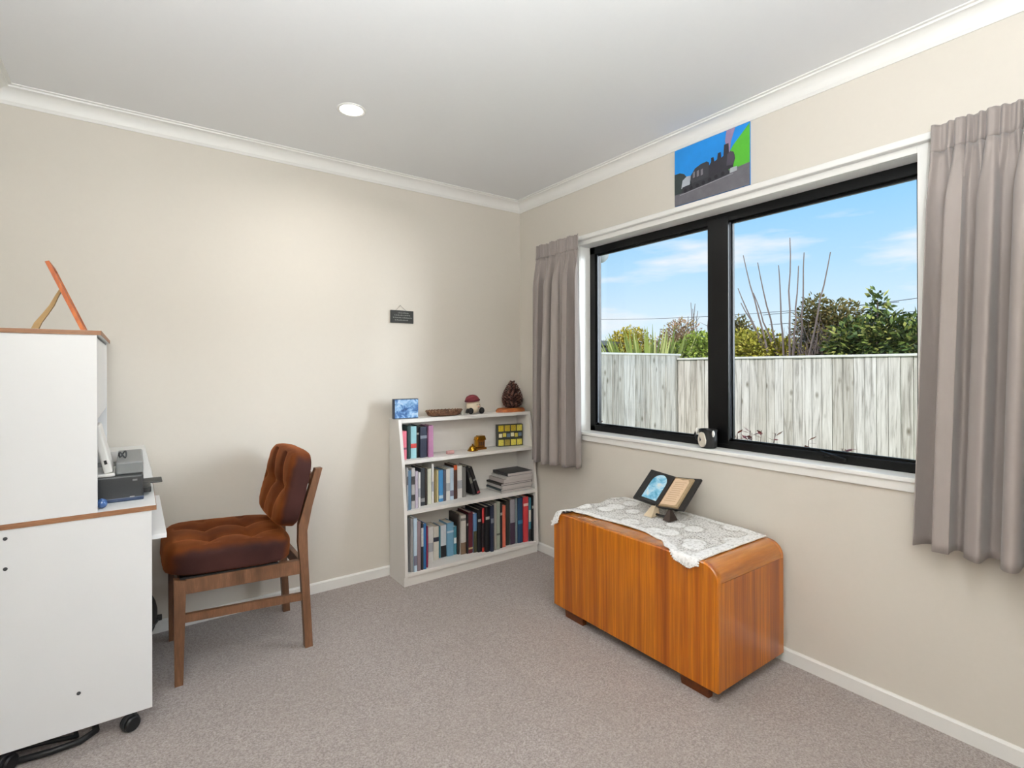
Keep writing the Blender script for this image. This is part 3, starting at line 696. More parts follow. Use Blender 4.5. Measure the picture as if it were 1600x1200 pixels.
upper = [(-0.968,-0.938,-0.146,0.165,'pk'),(-0.932,-0.912,-0.141,0.192,'bt'),(-0.908,-0.870,-0.134,0.188,'tl'),(-0.869,-0.852,-0.132,0.190,'bk'),(-0.852,-0.806,-0.146,0.182,'nv'),(-0.804,-0.771,-0.158,0.188,'mv2')]
def shelf_of_books(rows, z, word, group, depth, spread=0.0):
    prev = BX0 + 0.019
    for i, (x0, x1, y, h, k) in enumerate(rows):
        w = x1 - x0; x0 = max(x0, prev); x1 = min(max(x0 + 0.009, x0 + w if x0 + w - x1 < 0.004 else x1), BX1-0.019); prev = x1
        book(x0, x1, y, z, h, k, '%s, %s from left on the %s shelf of bookcase' % (DESC[k], ORD[i], word), group, depth)
    return prev
pb_ = shelf_of_books(bottom, 0.075, 'bottom', 'books on the bottom shelf', 0.16)
pm_ = shelf_of_books(mid, 0.426, 'middle', 'books on the middle shelf', 0.13)
shelf_of_books(upper, 0.706, 'upper', 'books on the upper shelf', 0.11)
PAL['lb'] = (30, 30, 32); BAND['lb'] = [(0.4, 0.6, (110, 108, 100))]
book(pm_+0.004, pm_+0.024, -0.140, 0.426, 0.196, 'lb', 'black book leaning hard against the grey book on middle shelf', 'books on the middle shelf', 0.11)
lb = bpy.data.objects[[o.name for o in COL.objects if o.get('label', '').startswith('black book leaning hard')][0]]
lb.location = (pm_+0.062, -0.085, 0.426 + 0.0065); lb.rotation_euler = (0, -0.30, 0)
lb2 = book(pm_+0.030, pm_+0.054, -0.140, 0.426, 0.186, 'bs', 'speckled black folder leaning on the leaning black book, middle shelf', 'books on the middle shelf', 0.11)
lb2.location = (pm_+0.094, -0.085, 0.426 + 0.0078); lb2.rotation_euler = (0, -0.35, 0)

# magazines in a flat stack
rnd = random.Random(61); z = 0.426
MG = [('silver-grey magazine at the bottom of the flat stack on middle shelf', (176, 174, 170), 0.016), ('dark slate magazine, second from bottom of the flat stack', (66, 78, 84), 0.012), ('pale grey magazine, third from bottom of the flat stack', (186, 182, 178), 0.022),
      ('black-edged magazine, fourth from bottom of the flat stack', (60, 54, 52), 0.012), ('light pinkish-grey magazine, third from top of the flat stack', (196, 186, 182), 0.026), ('white magazine, second from top of the flat stack', (206, 202, 198), 0.018), ('light grey magazine with dark cover on top of the flat stack', (52, 52, 56), 0.020)]
for i, (lab, c, th) in enumerate(MG):
    x0 = -0.306 + rnd.uniform(-0.02, 0.02) + (0.03 if i > 4 else 0); x1 = -0.056 + rnd.uniform(-0.012, 0.004); y0 = -0.212 + rnd.uniform(-0.012, 0.014); y1 = y0 + 0.172
    t = thing('magazine', ((x0+x1)/2, (y0+y1)/2, z), lab, 'magazine', 'magazines stacked on the middle shelf')
    cm = pm('mag_%d' % i, c, 0.45, 0.12, 30)
    obj('cover', MB().box(x0, x1, y0, y1, z, z+0.0015).box(x0, x1, y0, y1, z+th-0.0018, z+th-0.0002).box(x0, x0+0.0015, y0, y1, z, z+th-0.0002), cm, t)
    obj('page_block', MB().box(x0+0.0015, x1-0.001, y0+0.001, y1-0.001, z+0.0015, z+th-0.0018), pm('mag_paper', (196, 188, 184), 0.8, 0.25, 18, stretch=(1, 1, 60)), t)
    z += th

# ------------------------------------------------------------------ ornaments on the bookcase
ZT, ZU = 0.940, 0.706
t = thing('picture_box', (-0.930, -0.105, ZT), 'small blue picture box standing at left end of bookcase top', 'box')
Mx = Matrix.Translation((-0.928, -0.105, ZT+0.0585)) @ Matrix.Rotation(-0.18, 4, 'Z')
obj('case', MB().obox(Mx, 0.150, 0.030, 0.117, 0.002), pm('case_navy', (42, 50, 64), 0.4, 0.1, 20), t)
def cover_art():
    m, nt, b = nodes('blue_cover_art'); v = coords(nt, (1, 1, 1)); f = noise_tex(nt, v, 22, 5, 0.6, 0.8)
    nt.links.new(ramp(nt, f, [(0.30, rgba((44, 62, 92))), (0.45, rgba((84, 124, 180))), (0.55, rgba((150, 190, 226))), (0.68, rgba((206, 222, 236)))]), b.inputs['Base Color']); b.inputs['Roughness'].default_value = 0.25; return m
obj('front_picture', MB().obox(Mx @ Matrix.Translation((0.004, -0.0158, 0.001)), 0.138, 0.0015, 0.108), cover_art(), t)

t = thing('carved_dish', (-0.655, -0.075, ZT), 'dark carved wooden oval dish on bookcase top', 'dish')
M_carve = wood('carved_wood', [(70, 42, 26), (112, 72, 46), (150, 112, 80)], 30, (3, 3, 3), 0.6, fine_amt=0.5)
dish = MB().lathe([(0.09, 0), (0.112, 0.006), (0.124, 0.030), (0.124, 0.036), (0.116, 0.036), (0.104, 0.012), (0.02, 0.009)], (-0.655, -0.080, ZT), 36, Matrix.Diagonal((1.0, 0.46, 1, 1)))
obj('bowl', dish, M_carve, t, smooth=40)
rim = MB()
for i in range(30):
    a = 2*PI*i/30; rim.ball((-0.655+0.121*math.cos(a), -0.080+0.0555*math.sin(a), ZT+0.033), 0.0075, 8, (1, .7, .9))
obj('beaded_rim', rim, wood('bead_wood', [(54, 32, 22), (134, 96, 66), (190, 160, 124)], 40, (3, 3, 3), 0.5), t, smooth=60)

DX, DY = -0.440, -0.078
t = thing('doll', (DX, DY, ZT), 'small seated doll with cream face, maroon hat and black boots', 'doll')
M_cream = pm('cream_felt', (226, 208, 182), 0.9, 0.05, 60, sheen=0.3); M_maroon = pm('maroon_knit', (122, 48, 56), 0.9, 0.15, 140, bmp=0.3); M_boot = pm('black_felt', (26, 25, 26), 0.85, 0.2, 60)
obj('head', MB().ball((DX, DY, ZT+0.052), 0.046, 20, (1.08, .95, .98)), M_cream, t, smooth=70)
obj('body', MB().ball((DX, DY+.006, ZT+0.022), 0.033, 16, (1.15, .95, .66)), pm('doll_body', (206, 190, 168), .9, .05, 50), t, smooth=70)
cap = MB().lathe([(0.042, 0), (0.047, 0.004), (0.044, 0.016), (0.034, 0.030), (0.016, 0.038), (0.002, 0.040)], (DX-0.006, DY+.004, ZT+0.084), 20, Matrix.Rotation(-0.12, 4, 'Y'))
obj('hat', cap, M_maroon, t, smooth=70)
obj('hat_brim', MB().lathe([(0.040, 0), (0.050, 0.002), (0.051, 0.009), (0.044, 0.012)], (DX-0.005, DY+.004, ZT+0.080), 20, Matrix.Rotation(-0.12, 4, 'Y')), pm('hat_band', (98, 36, 44), .9, .15, 120), t, smooth=70)
for dx, dy in ((-0.040, -0.034), (0.046, -0.030)):
    b = obj('boot', MB().ball((DX+dx, DY+dy, ZT+0.0215), 0.021, 14, (.82, .9, 1.0)).ball((DX+dx*.96, DY+dy+.006, ZT+0.012), 0.012, 10, (1, 1.3, 1)), M_boot, t, smooth=70)
obj('arm', MB().tube([(DX-.032, DY-.004, ZT+.034), (DX-.052, DY-.010, ZT+.022), (DX-.058, DY-.014, ZT+.010)], [.010, .010, .009], 8), M_boot, t, smooth=60)
obj('arm', MB().tube([(DX+.034, DY-.002, ZT+.034), (DX+.052, DY-.004, ZT+.026), (DX+.060, DY-.008, ZT+.012)], [.010, .010, .009], 8), M_cream, t, smooth=60)
for dx in (0.002, 0.019): obj('eye', MB().ball((DX+dx, DY-.0435+abs(dx)*.12, ZT+0.060), 0.0032, 8), M_boot, t)
obj('nose', MB().ball((DX+.010, DY-.0455, ZT+0.049), 0.006, 10), pm('nose_pink', (232, 178, 150), .8, .05, 40), t, smooth=70)
tag(obj('candle', MB().lathe([(.010, 0), (.011, .002), (.011, .028), (.009, .031)], (-0.524, -0.075, ZT), 16), pm('white_wax', (228, 226, 214), .6, .03, 30), smooth=40), 'tiny white stub between the carved dish and the doll', 'candle')

t = thing('wooden_slab', (-0.160, -0.110, ZT), 'rough orange wooden slab under the pine cone', 'wooden slab')
rnd = random.Random(71); pts = []
for i in range(26):
    a = 2*PI*i/26; r = 1 + rnd.uniform(-.07, .07); pts.append((-0.157 + 0.110*r*math.cos(a), -0.094 + 0.055*r*math.sin(a)))
slab = MB(); n = len(pts)
v = [(p[0], p[1], ZT) for p in pts] + [(-0.157+(p[0]+.157)*1.0, p[1], ZT+.014) for p in pts] + [(-0.157+(p[0]+.157)*.88, -0.094+(p[1]+.094)*.82, ZT+.026) for p in pts]
slab.add(v, [tuple(range(n))[::-1], tuple(range(2*n, 3*n))] + [(j*n+i, j*n+(i+1) % n, (j+1)*n+(i+1) % n, (j+1)*n+i) for j in (0, 1) for i in range(n)])
obj('slab', slab, wood('orange_slab', [(120, 62, 22), (184, 100, 44), (206, 130, 70)], 8, (1, 5, 5), .6), t, smooth=50)

CX, CY = -0.140, -0.096; ZC = ZT + 0.026
t = thing('pine_cone', (CX, CY, ZC), 'large dark brown pine cone standing on the orange slab', 'pine cone')
cone_r = lambda q: 0.060*(max(0, 1-(abs(q-.28)/(.76 if q > .28 else .50))**(1.7 if q > .28 else 2.2))) + .006
core = [(max(.003, cone_r(i/10)*.66), 0.180*i/10) for i in range(11)]
obj('core', MB().lathe(core, (CX, CY, ZC), 14), pm('cone_core', (40, 24, 22), .9, .2, 60), t)
sc = MB(); k = 0
for i in range(17):
    q = i/16.5; zz = ZC + .006 + .172*q; r = cone_r(q); nsc = max(4, int(15*r/.062))
    for j in range(nsc):
        a = 2*PI*(j + .5*(i % 2))/nsc; ca, sa = math.cos(a), math.sin(a); w = .0105; up = .012
        b0 = Vector((CX + ca*r*.6, CY + sa*r*.6, zz - .004)); tip = Vector((CX + ca*r*1.10, CY + sa*r*1.10, zz + up*.6)); sd = Vector((-sa, ca, 0))
        sc.add([b0 - sd*w*.5, b0 + sd*w*.5, tip + sd*w, tip - sd*w, tip + Vector((ca*.002, sa*.002, .006)), tip - Vector((0, 0, .005))], [(0, 1, 2, 4, 3), (0, 3, 5), (1, 5, 2), (0, 5, 1), (3, 4, 5), (4, 2, 5)])
o = obj('scales', sc, leaf_mat('cone_scale', [(56, 32, 30), (92, 58, 50), (134, 96, 82), (70, 42, 40)], .7), t); o['kind'] = 'stuff'

tag(obj('pink_block', MB().obox(Matrix.Translation((-0.640, -0.128, ZU+.0105)) @ Matrix.Rotation(.15, 4, 'Z'), .050, .024, .021, .004), pm('pink_rubber', (206, 158, 154), .7, .1, 40)), 'small pink block lying on the upper shelf', 'block')
M_brass = pm('brass', (186, 138, 46), .22, .1, 30, metal=1.0); M_copper = pm('aged_brass', (150, 96, 36), .4, .25, 50, metal=.8)
t = thing('gold_ornament', (-0.470, -0.110, ZU), 'small shiny gold ornament at front of the upper shelf', 'ornament')
obj('cup', MB().lathe([(.030, 0), (.031, .004), (.026, .014), (.019, .026), (.010, .034), (.003, .036)], (-0.468, -0.112, ZU), 22), M_brass, t, smooth=50)
obj('handle', MB().tube([(-0.468, -0.112, ZU+.035), (-0.468, -0.112, ZU+.044)], [.004, .005], 10), M_brass, t)
obj('foot_ring', MB().lathe([(.034, 0), (.035, .002), (.033, .004)], (-0.468, -0.112, ZU), 22), M_copper, t)
t = thing('brass_ornament', (-0.400, -0.085, ZU), 'amber-brown brass ornament behind the small gold one on upper shelf', 'ornament')
obj('base', MB().box(-0.440, -0.358, -0.110, -0.060, ZU, ZU+.014, .003), M_copper, t)
obj('body', MB().box(-0.424, -0.366, -0.102, -0.068, ZU+.014, ZU+.062, .004), M_copper, t)
obj('roof', MB().prism([(-0.432, ZU+.062), (-0.360, ZU+.062), (-0.370, ZU+.090), (-0.410, ZU+.090)], 'y', -0.106, -0.064), M_brass, t)
obj('tower', MB().box(-0.434, -0.414, -0.100, -0.076, ZU+.014, ZU+.084, .003), M_brass, t)
for i in range(3): obj('window', MB().box(-0.410+.014*i, -0.402+.014*i, -0.1030, -0.1015, ZU+.026, ZU+.050), pm('dark_slot', (60, 36, 20), .7, .1, 40), t)

t = thing('tin_box', (-0.150, -0.090, ZU), 'yellow and black patterned tin standing on the upper shelf', 'tin')
Mx = Matrix.Translation((-0.153, -0.078, ZU+.074)) @ Matrix.Rotation(-.20, 4, 'Z')
obj('case', MB().obox(Mx, .190, .030, .148, .004), pm('tin_dark', (58, 60, 52), .4, .1, 30), t)
rnd = random.Random(81)
for r in range(3):
    for c in range(4):
        if r == 1: continue
        col = [(206, 180, 44), (186, 160, 50), (158, 140, 62), (216, 196, 84)][rnd.randrange(4)]
        obj('panel', MB().obox(Mx @ Matrix.Translation((-.068+.0455*c, -.0156, -.048+.048*r)), .038, .002, .040, .0008), pm('tin_y_%d%d%d' % col, col, .4, .6, 110), t)
for c in range(6):
    col = [(226, 220, 190), (206, 190, 80), (96, 116, 140)][c % 3]
    obj('stripe', MB().obox(Mx @ Matrix.Translation((-.072+.029*c, -.0156, .004*(c % 2))), .024, .002, .026, .0008), pm('tin_s_%d%d%d' % col, col, .4, .3, 90), t)

# ------------------------------------------------------------------ sign and painting on the walls
t = thing('wall_sign', (-0.903, 0.0, 1.512), 'small black chalk-lettered plaque hanging on the back wall', 'plaque')
sx0, sx1, sz0, sz1 = -0.978, -0.828, 1.512, 1.588
obj('board', MB().box(sx0, sx1, -0.010, -0.002, sz0, sz1, .002), pm('slate', (46, 46, 43), .7, .15, 60), t)
sc = MB(); rnd = random.Random(91)
for row, (a, b) in enumerate(((-.930, -.858), (-.952, -.850), (-.962, -.842), (-.950, -.862))):
    x = a; zc = sz1 - .017 - .0145*row
    while x < b:
        w = rnd.uniform(.004, .010); hh = rnd.uniform(.0025, .0065)
        sc.box(x, x+w*.35, -.0108, -.0099, zc, zc+hh); sc.box(x, x+w, -.0108, -.0099, zc, zc+.0016); x += w + rnd.uniform(.002, .005)
obj('chalk_lettering', sc, pm('chalk', (178, 180, 174), .9, .2, 60), t)
obj('cord', MB().tube([(-.945, -.004, sz1-.002), (-.912, -.003, sz1+.030), (-.872, -.004, sz1-.002)], .0012, 6), pm('cord_grey', (150, 140, 130), .9, .1, 40), t)
obj('nail', MB().tube([(-.912, 0, sz1+.031), (-.912, -.008, sz1+.031)], .002, 8), M_chrome, t)

PY0, PY1, PZ0, PZ1 = -1.318, -1.714, 2.049, 2.329
pt = thing('painting', (0.0, -1.516, PZ0), 'unframed painting of a black steam train under the ceiling', 'painting')
obj('canvas', MB().box(-.008, -.001, PY1, PY0, PZ0, PZ1), pm('canvas_blue', (30, 138, 220), .7, .15, 14), pt)
def paint(name, poly, col, lay, var=.15):
    # poly in painting units: u 0..1 left to right, w 0..1 bottom to top
    pts = [(PY0 + (PY1-PY0)*u, PZ0 + (PZ1-PZ0)*w) for u, w in poly]
    obj(name, MB().prism(pts, 'x', -.0083 - .0004*lay, -.0078), pm('paint_%d_%d_%d' % col, col, .7, var, 30), pt)
paint('hill', [(.60, .30), (.70, .52), (.80, .72), (.90, .85), (1, .98), (1, .28)], (84, 176, 50), 1)
paint('ground', [(0, 0), (1, 0), (1, .36), (.85, .34), (.5, .33), (.1, .33), (0, .36)], (104, 102, 108), 2, .25)
paint('smoke', [(.70, .60), (.76, .62), (.775, .8), (.83, 1), (.72, 1), (.70, .84), (.715, .74)], (150, 128, 160), 2, .25)
paint('trees', [(0, .30), (0, .57), (.08, .57), (.14, .53), (.2, .42), (.2, .2), (0, .2)], (50, 60, 60), 3, .3)
paint('tender', [(.10, .28), (.12, .42), (.18, .47), (.24, .46), (.24, .30)], (170, 176, 184), 4)
paint('carriage', [(.22, .28), (.24, .46), (.30, .56), (.38, .60), (.46, .61), (.49, .58), (.49, .30)], (58, 58, 64), 4, .3)
paint('boiler', [(.48, .30), (.49, .52), (.52, .57), (.52, .64), (.55, .64), (.56, .56), (.60, .58), (.61, .68), (.645, .68), (.65, .58), (.68, .60), (.69, .78), (.745, .78), (.75, .62), (.80, .62), (.82, .55), (.80, .36)], (46, 44, 52), 4, .3)
paint('smokebox', [(.72, .42), (.73, .60), (.77, .64), (.81, .60), (.825, .50), (.80, .40)], (72, 66, 78), 5, .3)
paint('running_gear', [(.10, .20), (.12, .30), (.50, .34), (.74, .36), (.76, .28), (.5, .22), (.2, .18)], (48, 48, 54), 5, .3)
paint('buffer', [(.76, .28), (.77, .36), (.85, .36), (.85, .29)], (166, 170, 176), 6)
for i in range(7):
    u = .16 + .085*i; w = .225 + .014*i; poly = [(u + .024*math.cos(2*PI*k/10), w + .036*math.sin(2*PI*k/10)) for k in range(10)]
    paint('wheel', poly, (30, 30, 36), 6)
paint('rail', [(.08, .165), (.8, .255), (.8, .268), (.08, .18)], (140, 140, 146), 6)
for i in range(3): paint('cab_window', [(.27+.055*i, .40), (.27+.055*i, .50), (.30+.055*i, .51), (.30+.055*i, .41)], (124, 120, 126), 6)

# ------------------------------------------------------------------ window sill ornament
SX, SYY, SZ = 0.030, -1.468, WZ0
t = thing('sill_ornament', (SX, SYY, SZ), 'small black mug-like ornament with white oval plaque on windowsill', 'ornament')
obj('pot', MB().lathe([(.034, 0), (.040, .006), (.043, .040), (.041, .070), (.044, .088), (.040, .090), (.036, .070), (.02, .066)], (SX, SYY-.010, SZ), 22), M_black, t, smooth=50)
obj('handle', MB().tube([(SX-.004, SYY+.030, SZ+.082), (SX-.004, SYY+.052, SZ+.080), (SX-.004, SYY+.062, SZ+.060), (SX-.004, SYY+.052, SZ+.036), (SX-.004, SYY+.030, SZ+.028)], .005, 8), M_black, t, smooth=50)
Mx = Matrix.Translation((SX-.040, SYY-.002, SZ+.042)) @ Matrix.Rotation(-.5, 4, 'Z')
pl = MB(); pts = []
for i in range(20):
    a = 2*PI*i/20; pts.append((.036*math.cos(a)*(1 if math.sin(a) < .3 else .9), .036*math.sin(a)))
n = 20; pl.add([Mx @ Vector((-.003, p[0], p[1])) for p in pts] + [Mx @ Vector((.003, p[0], p[1])) for p in pts], [tuple(range(n)), tuple(range(n, 2*n))[::-1]] + [(i, (i+1) % n, n+(i+1) % n, n+i) for i in range(n)])
obj('plaque', pl, pm('plaque_white', (222, 214, 200), .6, .1, 60), t)
obj('bow', MB().ball((SX-.034, SYY+.028, SZ+.082), .010, 10, (1, .8, 1.6)).ball((SX-.020, SYY-.050, SZ+.072), .009, 10, (1, .7, 1.8)), M_white, t, smooth=60)

# ------------------------------------------------------------------ wooden chest
X0, X1, CY0, CY1, ZB, ZTOP, RR = -0.510, -0.036, -1.872, -0.957, 0.050, 0.512, 0.062
def outline(inset=0.0, n=8, ztop=ZTOP, zb=ZB, y0=CY0, y1=CY1, r=RR):
    y0 += inset; y1 -= inset; zt_ = ztop - inset; r = max(.004, r-inset); pts = [(y0, zb)]
    for i in range(n+1):
        a = PI - (PI/2)*i/n; pts.append((y0+r+r*math.cos(a), zt_-r+r*math.sin(a)))
    for i in range(n+1):
        a = PI/2 - (PI/2)*i/n; pts.append((y1-r+r*math.cos(a), zt_-r+r*math.sin(a)))
    pts.append((y1, zb)); return pts
ch = thing('wooden_chest', ((X0+X1)/2, (CY0+CY1)/2, 0.0), 'orange-brown veneered wooden blanket chest with rounded ends below the window', 'chest')
fp = MB()
o_ = outline(0.0); o2 = outline(0.004)
n = len(o_)
v = [(X0+.004, p[0], p[1]) for p in o_] + [(X0, p[0], p[1]) for p in o2] + [(X0+.020, p[0], p[1]) for p in o_]
fp.add(v, [tuple(range(n, 2*n)), tuple(range(2*n, 3*n))] + [(i, (i+1) % n, n+(i+1) % n, n+i) for i in range(n)] + [(i, (i+1) % n, 2*n+(i+1) % n, 2*n+i) for i in range(n)])
obj('front_panel', fp, M_chest, ch, smooth=25)
obj('back_panel', MB().prism(outline(0.002), 'x', X1-.018, X1), M_chest, ch, smooth=25)
ZL = ZTOP - RR - .004
def shell(zlow):
    oo = [p for p in outline(.0015) if p[1] > zlow]; oi = [p for p in outline(.020) if p[1] > zlow]
    oo = [(oo[0][0], zlow)] + oo + [(oo[-1][0], zlow)]; oi = [(oi[0][0], zlow)] + oi + [(oi[-1][0], zlow)]
    return oo + oi[::-1]
obj('lid', MB().prism(shell(ZL), 'x', X0+.0205, X1-.0185), M_chesttop, ch, smooth=25)
for y0, y1 in ((CY0+.0015, CY0+.020), (CY1-.020, CY1-.0015)):
    obj('end_panel', MB().box(X0+.0205, X1-.0185, y0, y1, ZB, ZL-.0015), M_chest, ch)
obj('bottom_board', MB().box(X0+.0205, X1-.0185, CY0+.0205, CY1-.0205, ZB, ZB+.015), M_chestfoot, ch)
for y in (CY0+.055, CY1-.185):
    for x0, x1 in ((X0+.024, X0+.048), (X1-.060, X1-.036)):
        obj('foot', MB().prism([(y, 0), (y+.120, 0), (y+.130, ZB), (y, ZB)], 'x', x0, x1), M_chestfoot, ch)

# lace cloth
def ztop_at(y):
    a, b = CY0+RR, CY1-RR
    if y < a: d = min(RR, a-y); return ZTOP - RR + math.sqrt(max(0, RR*RR - d*d))
    if y > b: d = min(RR, y-b); return ZTOP - RR + math.sqrt(max(0, RR*RR - d*d))
    return ZTOP
def interp(t, pts):
    for (a, va), (b, vb) in zip(pts, pts[1:]):
        if t <= b:
            k = (t-a)/(b-a); k = k*k*(3-2*k); return va + (vb-va)*k
    return pts[-1][1]
fe = [(0, -.510), (.03, -.552), (.06, -.556), (.115, -.445), (.22, -.425), (.40, -.408), (.58, -.402), (.72, -.430), (.82, -.492), (.89, -.536), (.955, -.548), (1, -.530)]
CLY0, CLY1 = -0.945, -1.793
def cloth(u, v):
    y = CLY0 + (CLY1-CLY0)*u + .006*math.sin(v*9)*(1-u)
    xf = interp(u, fe); x = xf + (-.040 - xf)*v
    puff = .004 + .006*(mnoise.noise(Vector((x*9, y*7, 1.3)))+.4) + .012*math.exp(-((u-.05)/.06)**2)*max(0, mnoise.noise(Vector((x*11, 3.1, 0)))+.5)
    puff += .022*math.exp(-((v-.95)/.25)**2)*max(0, math.sin(u*PI))*(.4+.6*max(0, mnoise.noise(Vector((y*6, 0, 7)))+.4))
    puff = max(.0035, puff)
    z = ztop_at(y) + puff
    if x < X0-.002:
        d = X0-.002 - x; z = ztop_at(y) + .004 - d*1.0; x = X0 - .005 - .006*math.sin(d*60) 
    return (x, y, z)
cl = thing('lace_cloth', (-0.25, -1.37, ZTOP), 'white crocheted lace cloth spread over the wooden chest', 'lace cloth')
mb = MB().grid(cloth, 150, 80); o = obj('lace', mb, lace_mat(), cl, smooth=80)
at = o.data.attributes.new('border', 'FLOAT', 'POINT')
for j in range(81):
    for i in range(151):
        u, v_ = i/150, j/80; p = mb.v[j*151+i]
        d = min(v_*.47, (1-v_)*.47, u*.85, (1-u)*.85); at.data[j*151+i].value = 1.0 if d < .040 else 0.0
sm = o.modifiers.new('lace_thickness', 'SOLIDIFY'); sm.thickness = .002; sm.offset = 1
ed = MB()
for i in range(110):
    p = cloth(i/109, 0); ed.ball((p[0]-.002, p[1], p[2]-.001), .0042, 6)
for i in range(60):
    p = cloth(1, i/59); ed.ball((p[0], p[1]-.003, p[2]-.001), .0042, 6)
for i in range(55):
    p = cloth(0, i/54); ed.ball((p[0], p[1]+.003, p[2]-.001), .0042, 6)
o = obj('picot_edging', ed, pm('lace_white', (240, 238, 234), .9, .05, 80), cl, smooth=60); o['kind'] = 'stuff'

# open-book ornament on the chest
bk = thing('open_book_ornament', (-0.12, -1.367, ZTOP+.012), 'black open-book ornament with blue arched picture on the lace cloth', 'ornament')
up_ = Vector((.140, 0, .122)).normalized(); nrm = Vector((-.122, 0, .140)).normalized()
PB = Vector((-.200, -1.367, .570)); PH = .188
def page_mat(side):
    # local frame: x' outward from the spine, y' up the page, z' towards the viewer
    out = (Vector((0, 1, 0)) if side < 0 else Vector((0, -1, 0)))*math.cos(.16) + nrm*math.sin(.16)
    n2 = up_.cross(out).normalized(); n2 = n2 if n2.dot(nrm) > 0 else -n2
    return Matrix(((out.x, up_.x, n2.x, PB.x), (out.y, up_.y, n2.y, PB.y), (out.z, up_.z, n2.z, PB.z), (0, 0, 0, 1)))
M_marb = pm('black_marble', (34, 32, 32), .35, .5, 30)
for s in (-1, 1):
    Mx = page_mat(s)
    cv = obj('cover', MB().obox(Mx @ Matrix.Translation((.075, PH/2, 0)), .148, PH, .012, .002), M_marb, bk)
    obj('page_block', MB().obox(Mx @ Matrix.Translation((.062, PH/2-.004, .010)), .112, PH-.016, .012, .002), M_marb if s < 0 else pm('cream_block', (170, 146, 112), .7, .2, 50, stretch=(1, 1, 6)), bk)
    if s < 0:
        pts = [(.024, .018), (.104, .018)] + [(.064+.040*math.cos(PI*i/12), .115+.052*math.sin(PI*i/12)) for i in range(13)]
    else:
        pts = [(.010, .012), (.098, .012), (.104, .018), (.104, .150), (.092, .166), (.060, .162), (.030, .170), (.010, .166)]
    n = len(pts); pg = MB().add([Mx @ Vector((p[0], p[1], .0150)) for p in pts] + [Mx @ Vector((p[0], p[1], .0175)) for p in pts], [tuple(range(n)), tuple(range(n, 2*n))[::-1]] + [(i, (i+1) % n, n+(i+1) % n, n+i) for i in range(n)])
    if s < 0:
        m, nt, b = nodes('sky_blue_picture'); f = noise_tex(nt, coords(nt), 24, 4, .6, .5)
        nt.links.new(ramp(nt, f, [(.34, rgba((74, 152, 190))), (.46, rgba((128, 190, 220))), (.56, rgba((176, 214, 232))), (.68, rgba((214, 222, 226)))]), b.inputs['Base Color']); b.inputs['Roughness'].default_value = .4
        obj('blue_picture', pg, m, bk)
    else:
        obj('cream_page', pg, pm('cream_page', (224, 196, 164), .7, .08, 30), bk)
        ln = MB()
        for i in range(10): ln.obox(Mx @ Matrix.Translation((.057, .034+.0125*i, .0178)), .070-.014*((i*7) % 3)/2, .0022, .0006)
        obj('printed_lines', ln, pm('faint_print', (190, 156, 124), .8, .1, 40), bk)
sp = MB().obox(Matrix(((0, up_.x, nrm.x, PB.x+up_.x*PH/2), (-1, up_.y, nrm.y, PB.y), (0, up_.z, nrm.z, PB.z+up_.z*PH/2), (0, 0, 0, 1))), .012, PH-.006, .020, .002)
obj('spine', sp, pm('spine_brown', (122, 90, 60), .6, .2, 40), bk)
ZS = ZTOP + .012
obj('stand_foot', MB().add([(-.235, -1.350, ZS), (-.235, -1.300, ZS), (-.170, -1.300, ZS), (-.170, -1.350, ZS), (-.196, -1.350, ZS+.070), (-.190, -1.338, ZS+.070)], [(0, 3, 2, 1), (0, 1, 5, 4), (1, 2, 5), (2, 3, 4, 5), (3, 0, 4)]), pm('cream_resin', (206, 188, 160), .6, .2, 40), bk)
obj('stand_foot', MB().add([(-.225, -1.445, ZS), (-.225, -1.405, ZS), (-.165, -1.405, ZS), (-.165, -1.445, ZS), (-.196, -1.430, ZS+.060), (-.190, -1.420, ZS+.060)], [(0, 3, 2, 1), (0, 1, 5, 4), (1, 2, 5), (2, 3, 4, 5), (3, 0, 4)]), pm('dark_resin', (54, 42, 36), .6, .2, 40), bk)
obj('stand_back', MB().tube([(-.165, -1.367, .600), (-.060, -1.367, ZS+.002)], [.008, .006], 8).tube([(-.200, -1.325, ZS+.010), (-.200, -1.425, ZS+.010)], .006, 8), pm('stand_black', (30, 28, 28), .5, .1, 40), bk)

# ------------------------------------------------------------------ chair
CH_Y0, CH_Y1 = -0.560, -0.105         # near and far sides
chair = thing('dining_chair', (-1.84, -0.33, 0.0), 'walnut chair with brown tufted velvet seat and back', 'chair')
S = .034
for y in (CH_Y0, CH_Y1-S):
    # front leg (slightly tapered, towards the desk)
    lg = MB(); x = -2.083
    lg.add([(x-.015, y+.003, 0), (x+.013, y+.003, 0), (x+.013, y+S-.003, 0), (x-.015, y+S-.003, 0), (x-.018, y, .418), (x+.024, y, .406), (x+.024, y+S, .406), (x-.018, y+S, .418)],
           [(0, 3, 2, 1), (4, 5, 6, 7), (0, 1, 5, 4), (1, 2, 6, 5), (2, 3, 7, 6), (3, 0, 4, 7)])
    obj('leg', lg, M_chair, chair)
    # back post: leg and backrest upright in one bent piece
    prof_ = [(-1.612, 0), (-1.580, 0), (-1.590, .20), (-1.600, .42), (-1.602, .52), (-1.582, .62), (-1.536, .790), (-1.566, .790), (-1.612, .64), (-1.638, .55), (-1.640, .47), (-1.632, .38), (-1.622, .2)]
    obj('back_post', MB().prism(prof_, 'y', y, y+S), M_chair, chair)
    obj('side_rail', MB().prism([(-2.060, .352), (-1.632, .332), (-1.634, .392), (-2.060, .410)], 'y', y+.006, y+S-.004), M_chair, chair)
    obj('stretcher', MB().prism([(-2.070, .240), (-1.620, .212), (-1.620, .244), (-2.070, .273)], 'y', y+.008, y+S-.008), M_chair, chair)
